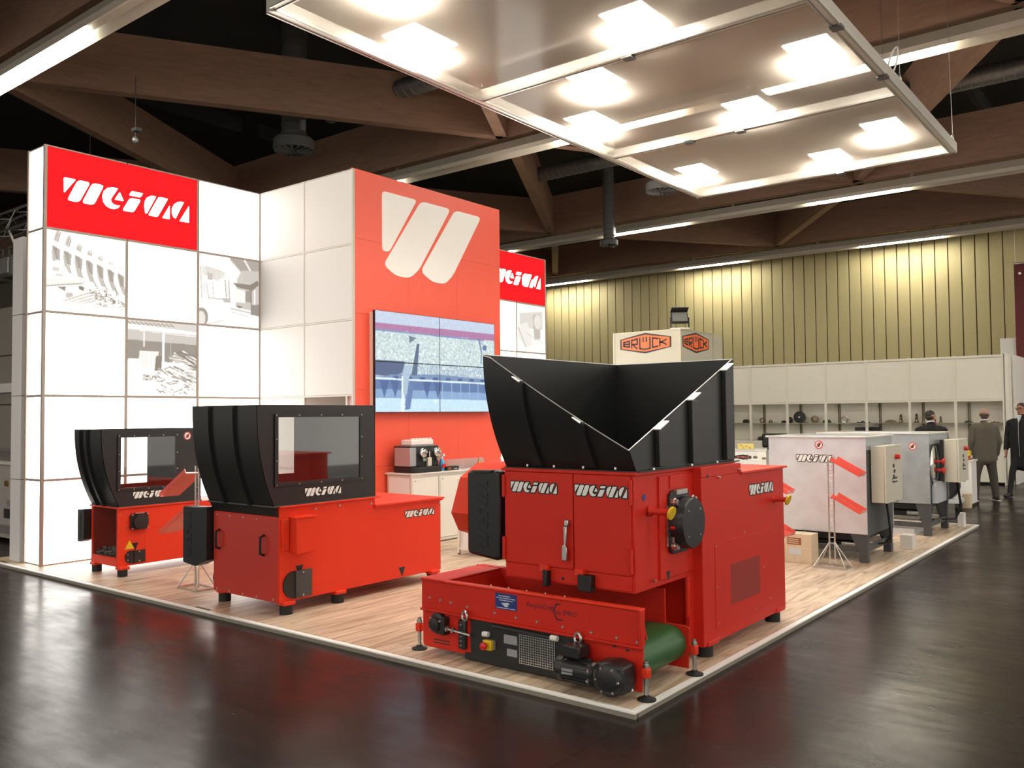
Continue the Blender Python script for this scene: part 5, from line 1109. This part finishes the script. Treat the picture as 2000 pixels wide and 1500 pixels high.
# ---- display shelving along the wall
SY, SX0, SX1, SZ = 18.29, -9.0, -.87, 2.99
swu = thing('display_shelving', 'long white display shelving with cupboards above, along the cladded wall', 'shelving', (-4.5, SY, 0))
shm = M('shelving_white', (.84,.80,.70), .5, var=.03)
B().box(SX0,SX1,SY+.45,SY+.48,0,SZ).build('back_board', shm, swu)
xg = [SX1-1.012*i for i in range(9)]
pst = B().box(-.03,.03,-.03,.03,0,SZ+.02).mesh('post'); pst.materials.append(M('shelving_frame', (.80,.77,.66), .4))
for x in xg: o = place('post', pst, swu); o.location = (x+4.5, 0, 0)
for a, b in zip(xg[1:], xg): 
    B().box(a+.03,b-.03,SY-.01,SY+.01,1.99,SZ-.04).build('cupboard_panel', shm, swu, bev=.003); B().box(a+.03,b-.03,SY-.03,SY+.02,1.93,1.985).build('light_rail', bpy.data.materials['shelving_frame'], swu); B().box(a+.03,b-.03,SY-.03,SY+.02,SZ-.04,SZ+.01).build('top_rail', bpy.data.materials['shelving_frame'], swu)
    B().box(a+.03,b-.03,SY+.05,SY+.42,1.415,1.43).build('glass_shelf', M('shelf_glass', (.30,.29,.22), .15) if 'shelf_glass' not in bpy.data.materials else bpy.data.materials['shelf_glass'], swu)
    B().box(a+.03,b-.03,SY+.0,SY+.45,.93,.955).build('worktop', shm, swu); B().box(a+.03,b-.03,SY-.01,SY+.01,.06,.93).build('cupboard_door', shm, swu, bev=.003)
    for dx in (.18,.22): B().box(a+dx,a+dx+.014,SY+.40,SY+.45,.955,1.93).build('shelf_standard', M('standard_brown', (.24,.19,.11), .5) if 'standard_brown' not in bpy.data.materials else bpy.data.materials['standard_brown'], swu)
B().box(SX1,SX1+.10,SY-.03,SY+.47,0,SZ+.02).build('end_panel', shm, swu)
# exhibits on the shelf
def item(kind, x, lab, mat=darkmetal, s=1., z=1.43, y=None):
    y = y or SY+.22; t = thing({'disc':'gear_disc','block':'steel_block','ring':'steel_ring','vase':'turned_shaft','bar':'steel_bar','dome':'steel_hub','arch':'curved_segment'}[kind], lab, 'exhibit', (x,y,z), 'metal parts on the display shelving')
    if kind == 'disc': B().lathe((x,y-.03,z+.155*s), [(.03*s,.0),(.03*s,.03),(.06*s,.035),(.07*s,.01),(.13*s,.01),(.155*s,.02),(.155*s,.07),(.03*s,.08)], 28, (0,-1,0)).build('disc', mat, t); B().cyl((x,y-.115,z+.155*s),(x,y-.11,z+.155*s),.022*s).build('bore', wht, t); B().box(x-.05*s,x+.05*s,y-.06,y+.06,z,z+.03).build('stand', mat, t)
    if kind == 'block': B().box(x-.07*s,x+.07*s,y-.05,y+.05,z,z+.075*s).build('block', mat, t, bev=.006); B().box(x-.04*s,x+.04*s,y-.04,y+.04,z+.075*s,z+.09*s).build('step', mat, t)
    if kind == 'ring': B().torus((x,y,z+.10*s),(0,1,.15),.08*s,.022*s,24,8).build('ring', mat, t); B().box(x-.03,x+.03,y-.03,y+.03,z,z+.02).build('stand', mat, t)
    if kind == 'vase': B().lathe((x,y,z), [(.06*s,0),(.065*s,.03*s),(.035*s,.09*s),(.045*s,.14*s),(.03*s,.17*s),(.04*s,.22*s),(.02*s,.25*s)], 18).build('shaft', mat, t); B().lathe((x,y,z+.25*s), [(.02*s,0),(.024*s,.015*s),(.01*s,.02*s)], 12).build('tip', mat, t)
    if kind == 'bar': B().box(x-.16*s,x+.16*s,y-.03,y+.03,z,z+.025*s).build('bar', mat, t, bev=.004); B().cyl((x-.02,y,z+.025*s),(x-.02,y,z+.05*s),.03*s).build('boss', mat, t)
    if kind == 'dome': B().lathe((x,y,z), [(.06*s,0),(.06*s,.03*s),(.045*s,.07*s),(.02*s,.09*s)], 18).build('hub', mat, t); B().cyl((x,y,z+.09*s),(x,y,z+.10*s),.012*s).build('bore', blk, t)
    if kind == 'arch': B().prism([(x+.15*s*math.cos(a), z-.06*s+.13*s*math.sin(a)) for a in np.linspace(.45,PI-.45,12)], 'y', y-.05, y+.05).build('segment', mat, t); B().box(x-.13*s,x+.13*s,y-.04,y+.04,z,z+.01).build('base', mat, t)
item('block', -7.18, 'dark square block, leftmost on the display shelf', darkmetal, 1.1); item('ring', -6.72, 'small bronze ring left on the display shelf', bronze, .7); item('dome', -6.48, 'brown hub left of the black discs on the shelf', bronze, .9)
item('block', -6.12, 'low dark block left of the black discs', darkmetal, .7); item('disc', -5.93, 'small black disc beside the largest black disc', blackp, .52); item('disc', -5.66, 'largest black toothed disc on the display shelf', blackp, 1.0); item('bar', -5.50, 'low bar under the largest black disc', darkmetal, .5, y=SY+.12)
item('disc', -5.26, 'bronze disc right of the largest black disc', bronze, .62); item('dome', -5.03, 'left of two dark hubs beside a white post', darkmetal, .8); item('dome', -4.92, 'right of two dark hubs beside a white post', darkmetal, .85); item('ring', -4.52, 'pale thin ring standing on the display shelf', alu, .95)
item('bar', -4.06, 'long dark bar with tapered end on the shelf', darkmetal, 1.0); item('arch', -3.40, 'brown curved segment on the shelf, right of the tall posts', bronze, 1.1); item('vase', -3.16, 'left of two turned steel shafts on the shelf', bronze, .80); item('vase', -2.80, 'right of two turned steel shafts on the shelf', bronze, .85); item('vase', -2.26, 'thin shaft behind the man in the black sweater', bronze, .6); item('arch', -1.66, 'dark segment with a rod left of the man in grey', darkmetal, .7); item('bar', -1.10, 'dark bar right of the man in grey', darkmetal, .55)
item('vase', -3.28, 'small shaft on the worktop below the curved segment', bronze, .5, .955); item('vase', -3.10, 'tiny shaft on the worktop below the turned shafts', bronze, .42, .955); item('ring', -6.5, 'dark ring lying on the worktop at the left', darkmetal, .7, .955); item('bar', -6.1, 'red-brown bar on the worktop at the left', brownp, .6, .955); item('block', -6.75, 'dark part cluster on the worktop at the far left', darkmetal, 1.2, .955); item('bar', -5.7, 'olive bar on the worktop at the left', bronze, .5, .955)
o = thing('monitor', 'black monitor on the worktop of the display shelving', 'monitor', (-3.96,SY+.2,.955))
B().box(-4.26,-3.64,SY+.18,SY+.21,1.02,1.32).build('screen', bez, o, bev=.006); B().box(-4.0,-3.9,SY+.2,SY+.24,.955,1.1).build('neck', blackp, o); B().box(-4.08,-3.82,SY+.12,SY+.32,.955,.965).build('base', blackp, o)
# white partition and bright gap right of the shelving
o = B().box(-.74,-.70,SY+.4,SY+1.9,0,3.0).build('partition', white); tag(o, 'white partition edge right of the display shelving', 'partition')
sv = thing('service_wall', 'low white wall with a dark skirting under the burgundy banner', 'wall', (0, 20.8, 0)); B().box(-1.3,3,20.8,20.9,.18,3.55).build('panel', white, sv); B().box(-1.3,3,20.79,20.9,0,.18).build('skirting', blk, sv)
# white counter with wares behind the farther silver shredder
wc = thing('corner_counter', 'white counter beside the man in the grey suit', 'counter', (-.8, 13.2, 0))
B().box(-.92,-.62,12.95,13.4,.05,.80).build('body', white, wc, bev=.004); B().box(-.94,-.60,12.93,13.42,.80,.825).build('top', white, wc); B().box(-.91,-.63,12.97,13.4,0,.05).build('plinth', blk, wc)
o = thing('brochure_pile', 'pile of yellow and red brochures on the corner counter', 'brochures', (-.75,13.1,.825)); B().box(-.88,-.66,13.0,13.25,.825,.86).build('stack', brownp, o); B().box(-.86,-.68,13.02,13.2,.86,.90).build('red_stack', redp, o); B().box(-.80,-.66,13.04,13.2,.90,.99).build('yellow_stack', yellow, o)
rbm = thing('cutter_drum', 'round red and black drum machine on a low cart behind the silver shredders', 'machine', (-.93, 12.3, 0))
B().lathe((-.93,12.25,.42), [(.05,-.12),(.24,-.12),(.25,-.06),(.25,.10),(.22,.13)], 28, (0,-1,0)).build('drum', blackp, rbm); B().prism([(-.93+.262*math.cos(a), .42+.262*math.sin(a)) for a in np.linspace(.25,PI-.5,14)]+[(-.93+.2*math.cos(a), .42+.2*math.sin(a)) for a in np.linspace(PI-.5,.25,14)], 'y', 12.11, 12.38).build('hood', redp, rbm)
B().box(-1.25,-.66,12.1,12.5,.12,.19).build('cart', galv, rbm, bev=.004); B().cyl((-1.18,12.1,.26),(-.95,12.1,.26),.07).build('motor', galv_d, rbm)
for x in (-1.2,-.72):
    for y in (12.15,12.45): B().cyl((x-.02,y,.06),(x+.02,y,.06),.06).build('wheel', rubber, rbm)
o = B().box(-.72,-.60,12.6,12.8,0,.25).build('wooden_crate', card, bev=.004); tag(o, 'small wooden crate on the floor by the drum machine', 'crate')

# ================================================================== LEFT EDGE: NEIGHBOURING STAND
lp = thing('white_column', 'white square column left of the light wall', 'column', (-8.42, .18, 0))
B().box(-8.56,-8.30,.16,.42,P,3.86).build('shaft', M('column_white', (.72,.70,.70), .45), lp, bev=.004); 
for z in (1.0,1.98,2.94): B().box(-8.562,-8.298,.158,.422,z-.004,z+.004).build('joint', vent_m, lp)
B().cyl((-8.43,.29,P),(-8.43,.29,P+.01),.1).build('base_plate', steel, lp)
tr = thing('lighting_truss', 'aluminium lighting truss at the left edge', 'truss', (-15, 3.2, 5.5))
ty, tz = 3.05, 5.52; q = [(ty,tz),(ty+.33,tz),(ty+.33,tz+.36),(ty,tz+.36)]
for y, z in q: B().cyl((-20,y,z),(-12.5,y,z),.028,n=10).build('chord', alu, tr)
for i in range(13):
    xa = -12.7-i*.5
    for k, (a, b) in enumerate(((q[0],q[3]),(q[1],q[2]),(q[3],q[2]),(q[0],q[1]))):
        s = i % 2; p0, p1 = (a, b) if s else (b, a); B().cyl((xa,*p0),(xa-.5,*p1),.011,n=6).build('lattice', alu, tr)
for k, x in enumerate((-17.0,-16.1)):
    t = thing('stage_lamp', ('dark stage lamp hanging under the left truss, outer one','dark stage lamp hanging under the left truss, inner one')[k], 'spotlight', (x,3.2,4.9), 'stage lamps')
    B().box(x-.28,x+.28,3.0,3.4,4.55,5.0).build('housing', vent_m, t, bev=.06)
    lm = bpy.data.materials.get('lens_grey') or M('lens_grey', (.25,.24,.23), .2)
    B().box(x-.22,x+.22,2.97,3.0,4.62,4.93).build('lens', lm, t)
    for s in (-1,1): B().bar((x+.3*s,3.2,4.75),(x+.3*s,3.2,5.2),.03,.05).build('yoke', vent_m, t)
    B().bar((x-.3,3.2,5.2),(x+.3,3.2,5.2),.04).build('yoke', vent_m, t); B().bar((x,3.2,5.2),(x,3.06,5.53),.04).build('clamp', steel, t)
for x in (-19.5,-13): B().cyl((x,3.2,5.88),(x,3.2,9.18),.006,n=6).build('suspension_wire', steel, tr)
bw = thing('booth_wall', 'grey booth wall behind the white column at the left edge', 'wall', (-17, 3.2, 0))
gm_ = M('booth_grey', (.30,.27,.23), .6)
for k in range(4): B().box(-20,-14.,3.2,3.25,.02+k*1.0,.99+k*1.0).build('wall_panel', gm_, bw, bev=.003)
B().box(-20,-14,3.10,3.2,2.25,2.43).build('white_bar', white, bw); B().box(-14.,-13.9,3.15,3.25,0,4.0).build('end_post', alu_d, bw)
gc = thing('grey_machine', 'grey machine cabinet cut off by the left edge of the picture', 'machine', (-11, 1.3, 0))
gm2 = M('machine_grey', (.34,.31,.28), .45, var=.05)
gy = .87
B().box(-11.9,-10.28,gy,gy+.8,.06,1.08).build('cabinet', gm2, gc, bev=.01); B().box(-11.9,-10.24,gy-.04,gy+.84,1.08,1.12).build('worktop', alu_d, gc); B().box(-11.8,-10.35,gy+.08,gy+.7,1.12,1.27).build('upper_unit', M('machine_dark', (.10,.09,.085), .4), gc, bev=.01)
B().cyl((-10.43,gy,.82),(-10.43,gy-.03,.82),.04).build('knob', brass, gc); B().box(-10.52,-10.31,gy-.01,gy,.34,.47).build('sign_field', blk, gc); B().box(-10.44,-10.34,gy-.01,gy,.50,.60).build('sticker', silverp, gc); B().box(-11.9,-10.28,gy-.005,gy,.12,.24).build('kick_panel', M('kick_grey',(.16,.15,.14),.5), gc)
for x in (-11.7,-10.4):
    for y in (gy+.1,gy+.7): B().cyl((x,y,0),(x,y,.06),.04).build('foot', rubber, gc)
o = B().cyl((.95,-1.85,.0),(.962,-1.842,.004),.010,n=6).build('paper_scrap', white_d); tag(o, 'tiny pale scrap on the dark floor in front of the platform corner', 'scrap')

# ================================================================== PEOPLE
def capsule(b, p, q, r1, r2, n=12):
    p, q = Vector(p), Vector(q); d = (q-p); L = d.length; d.normalize(); pr = []
    for i in range(5): a = -PI/2+PI/2*i/4; pr.append((r1*math.cos(a), r1*math.sin(a)))
    for i in range(5): a = PI/2*i/4; pr.append((r2*math.cos(a), L+r2*math.sin(a)))
    b.lathe(p, pr, n, d)
def person(label, pos, face, prims, extra, mats):
    """prims in a local frame (x right, y ahead, z up): ('c', p, q, r1, r2, mat) or ('e', c, (rx,ry,rz), mat); one remeshed body."""
    f = Vector((face[0], face[1], 0)).normalized(); rt = f.cross(Vector((0,0,1))); Mw = Matrix(((rt.x,f.x,0,pos[0]),(rt.y,f.y,0,pos[1]),(0,0,1,pos[2]),(0,0,0,1)))
    t = thing('person', label, 'person', pos, 'people at the back'); t.matrix_world = Mw; ORG[t.name] = (0,0,0)
    b = B()
    for q in prims:
        if q[0] == 'c': capsule(b, q[1], q[2], q[3], q[4])
        else: b.ell(q[1], q[2])
    me = b.mesh('body'); o = bpy.data.objects.new('tmp', me); COL.objects.link(o)
    m = o.modifiers.new('r', 'REMESH'); m.mode = 'VOXEL'; m.voxel_size = .011; m.use_smooth_shade = True
    s = o.modifiers.new('s', 'SMOOTH'); s.factor = .5; s.iterations = 3
    bpy.context.view_layer.update(); ev = bpy.data.meshes.new_from_object(o.evaluated_get(bpy.context.evaluated_depsgraph_get())); bpy.data.objects.remove(o)
    ev.materials.clear(); names = list(mats)
    for k in names: ev.materials.append(mats[k])
    cen = np.array([p.center for p in ev.polygons]); best = np.full(len(cen), 1e9); mi = np.zeros(len(cen), int)
    for q in prims:
        if q[0] == 'c':
            p, d = np.array(q[1]), np.array(q[2])-np.array(q[1]); tt = np.clip(((cen-p)@d)/max(1e-9, d@d), 0, 1); di = np.linalg.norm(cen-p-tt[:,None]*d, axis=1)-(q[3]+(q[4]-q[3])*tt); mk = q[5]
        else:
            di = (np.linalg.norm((cen-np.array(q[1]))/np.array(q[2]), axis=1)-1)*min(q[2]); mk = q[3]
        k = di < best; best[k] = di[k]; mi[k] = names.index(mk)
    ev.polygons.foreach_set('material_index', mi.astype(np.int32)); ev.shade_smooth()
    place('body', ev, t)
    for nm, bb, mt in extra: bb.build(nm, mt, t)
    return t
def head(cx, cy, cz, turn, hairm, sk='skin', bald=False):
    """head prims and hair/face pieces; turn = angle of the face from straight ahead (radians, + to the right)"""
    R = Matrix.Rotation(-turn, 3, 'Z'); c = Vector((cx,cy,cz)); W = lambda v: tuple(c+R @ Vector(v))
    pr = [('e', W((0,0,.01)), (.074,.078,.112), sk), ('e', W((0,-.018,.035)), (.076,.088,.085), sk), ('e', W((0,.03,-.05)), (.052,.05,.062), sk),
          ('c', W((0,.088,.005)), W((0,.102,-.022)), .010, .015, sk), ('e', W((.078,0,-.005)), (.014,.022,.033), sk), ('e', W((-.078,0,-.005)), (.014,.022,.033), sk), ('c', (cx,cy-.01,cz-.17), (cx,cy,cz-.06), .058, .056, sk)]
    ex = []; h = B()
    if bald:
        h.ell(W((0,-.026,-.004)), (.0815,.083,.058), 20, 12, R); h.ell(W((0,-.045,-.045)), (.066,.056,.04), 16, 8, R)
    else:
        h.ell(W((0,-.024,.052)), (.0815,.089,.076), 20, 12, R)
        h.ell(W((0,-.042,.0)), (.0775,.067,.066), 16, 8, R)
    ex.append(('hair', h, hairm))
    e = B()
    for s in (-1,1): e.ell(W((.032*s,.078,.012)), (.012,.008,.008), 8, 6)
    ex.append(('eyes', e, blk)); mo = B().ell(W((0,.082,-.062)), (.026,.008,.006), 8, 5); ex.append(('mouth', mo, brownp))
    return pr, ex, W
def hand(w, d, side, mk='skin'):
    w, d, side = Vector(w), Vector(d).normalized(), Vector(side).normalized(); n = d.cross(side); out = [('c', tuple(w), tuple(w+d*.07), .026, .030, mk)]
    for i, L in enumerate((.07,.08,.075,.06)):
        o = w+d*.085+side*(-.028+.019*i); out += [('c', tuple(o), tuple(o+d*L*.5), .0095, .009, mk), ('c', tuple(o+d*L*.5), tuple(o+d*L*.85+n*.022), .009, .008, mk)]
    out.append(('c', tuple(w+d*.025-side*.03), tuple(w+d*.075-side*.052+n*.012), .011, .009, mk)); return out
def legs(st, hip, mk, shoe, spread=(.0,.0), rad=(.092,.062,.048)):
    out = []
    for s, (fx, fy_) in zip((-1,1), st):
        k = (s*.10*.6+fx*.5, fy_*.5+.02, .50); a = (fx, fy_, .09)
        out += [('c',(s*.088,0,hip),k,rad[0],rad[1],mk),('c',k,a,rad[1]*1.02,rad[2],mk),('c',(fx,fy_-.06,.045),(fx+s*.03,fy_+.15,.035),.042,.036,shoe),('e',(fx,fy_,.07),(.045,.055,.05),shoe)]
    return out
# man in a grey suit, seen from behind
pr, ex, W = head(.02, .02, 1.635, .35, hair_g, bald=True)
pr += [('c',(-.10,0,.80),(-.095,-.005,1.35),.120,.122,'coat'),('c',(.10,0,.80),(.095,-.005,1.35),.120,.122,'coat'),('c',(0,0,.80),(0,-.005,1.36),.128,.135,'coat'),('c',(-.14,0,1.38),(.14,0,1.38),.092,.092,'coat'),('c',(0,.0,1.42),(0,.01,1.47),.085,.066,'coat'),
       ('c',(-.20,0,1.37),(-.262,-.01,1.12),.073,.060,'coat'),('c',(-.262,-.01,1.12),(-.262,.07,.88),.060,.048,'coat'),('c',(.20,0,1.37),(.262,-.01,1.12),.073,.060,'coat'),('c',(.262,-.01,1.12),(.262,.07,.88),.060,.048,'coat')]
pr += hand((-.262,.08,.85),(.1,.2,-1),(0,1,0))+hand((.262,.08,.85),(-.1,.2,-1),(0,1,0))+legs(((-.20,.0),(.20,.02)), .86, 'trousers', 'shoe', rad=(.105,.078,.062))
ex += [('collar', B().torus((.0,-.005,1.524),(0,.25,1),.060,.0125,20,8), shirt), ('shoe_sole', B().box(-.252,-.178,-.095,.18,0,.016), M('pale_sole',(.6,.58,.5),.6)), ('shoe_sole', B().box(.178,.252,-.075,.20,0,.016), bpy.data.materials['pale_sole'])]
person('balding man in a grey suit seen from behind, standing by the display shelving', (-.62, 14.24, 0), (-.60,.80), pr, ex, {'skin': skin, 'coat': greycl, 'trousers': trous, 'shoe': leather})
# man in a black coat, walking, at the right edge
pr, ex, W = head(0, .03, 1.735, .15, hair, 'skin')
pr += [('c',(-.10,0,.64),(-.10,0,1.42),.125,.122,'coat'),('c',(.10,0,.64),(.10,0,1.42),.125,.122,'coat'),('c',(0,0,.64),(0,0,1.44),.135,.145,'coat'),('c',(-.15,0,1.46),(.15,0,1.46),.095,.095,'coat'),('c',(0,0,1.50),(0,.02,1.58),.10,.08,'coat'),
       ('c',(-.22,0,1.45),(-.285,.0,1.18),.078,.062,'coat'),('c',(-.285,0,1.18),(-.27,.08,.95),.062,.05,'coat'),('c',(.22,0,1.45),(.285,-.02,1.18),.078,.062,'coat'),('c',(.285,-.02,1.18),(.275,.08,.95),.062,.05,'coat')]
pr += hand((-.265,.10,.92),(.05,.15,-1),(0,1,0))+hand((.27,.10,.92),(-.05,.15,-1),(0,1,0))+legs(((-.10,-.22),(.14,.30)), .86, 'coat', 'shoe')
gl = B()
for s in (-1,1): gl.torus(W((.034*s,.098,.012)),(0,1,0),.024,.0035,14,5)
gl.tube([W((-.012,.10,.014)),W((.012,.10,.014))],.003,6)
for s in (-1,1): gl.tube([W((.058*s,.096,.014)),W((.08*s,.0,.01))],.003,6)
ex += [('glasses', gl, blk), ('shirt_front', B().prism([(-.035,1.62),(.035,1.62),(.0,1.47)], 'y', .085, .165), shirt), ('zip', B().tube([(0,.172,1.47),(0,.178,1.2),(0,.15,.8)],.004,6), steel)]
person('man with glasses in a long black coat at the right edge', (-.16, 15.5, 0), (-.25,-1.), pr, ex, {'skin': skin2, 'coat': blackcl, 'shoe': leather})
# man in a black sweater behind the farther silver shredder
pr, ex, W = head(.02, .05, 1.60, 1.05, hair, 'skin')
pr += [('c',(-.10,0,.92),(-.10,0,1.31),.122,.125,'coat'),('c',(.10,0,.92),(.10,0,1.31),.122,.125,'coat'),('c',(0,0,.92),(0,0,1.33),.13,.15,'coat'),('c',(-.15,0,1.345),(.15,0,1.345),.10,.10,'coat'),('c',(0,0,1.38),(0,.02,1.44),.095,.075,'coat'),
       ('c',(-.215,0,1.345),(-.28,.03,1.09),.078,.06,'coat'),('c',(-.28,.03,1.09),(-.2,.22,.98),.06,.045,'coat'),('c',(.215,0,1.345),(.29,.10,1.12),.078,.06,'coat'),('c',(.29,.10,1.12),(.19,.22,1.40),.06,.045,'coat')]
pr += hand((.185,.23,1.43),(-.35,-.1,1),(0,1,0))+hand((-.19,.24,.98),(1,.3,.1),(0,0,1))+legs(((-.12,.0),(.12,.02)), .88, 'trousers', 'shoe')
bd = B().ell(W((0,.055,-.075)), (.055,.05,.05), 12, 8)
ex += [('beard', bd, hair), ('collar', B().torus((.0,.005,1.508),(0,.25,1),.064,.0135,20,8), shirt)]
person('man in a black sweater with his hand at his chin, behind the farther silver shredder', (-1.30, 13.1, 0), (-.55,.85), pr, ex, {'skin': skin2, 'coat': blackcl, 'trousers': trous, 'shoe': leather})
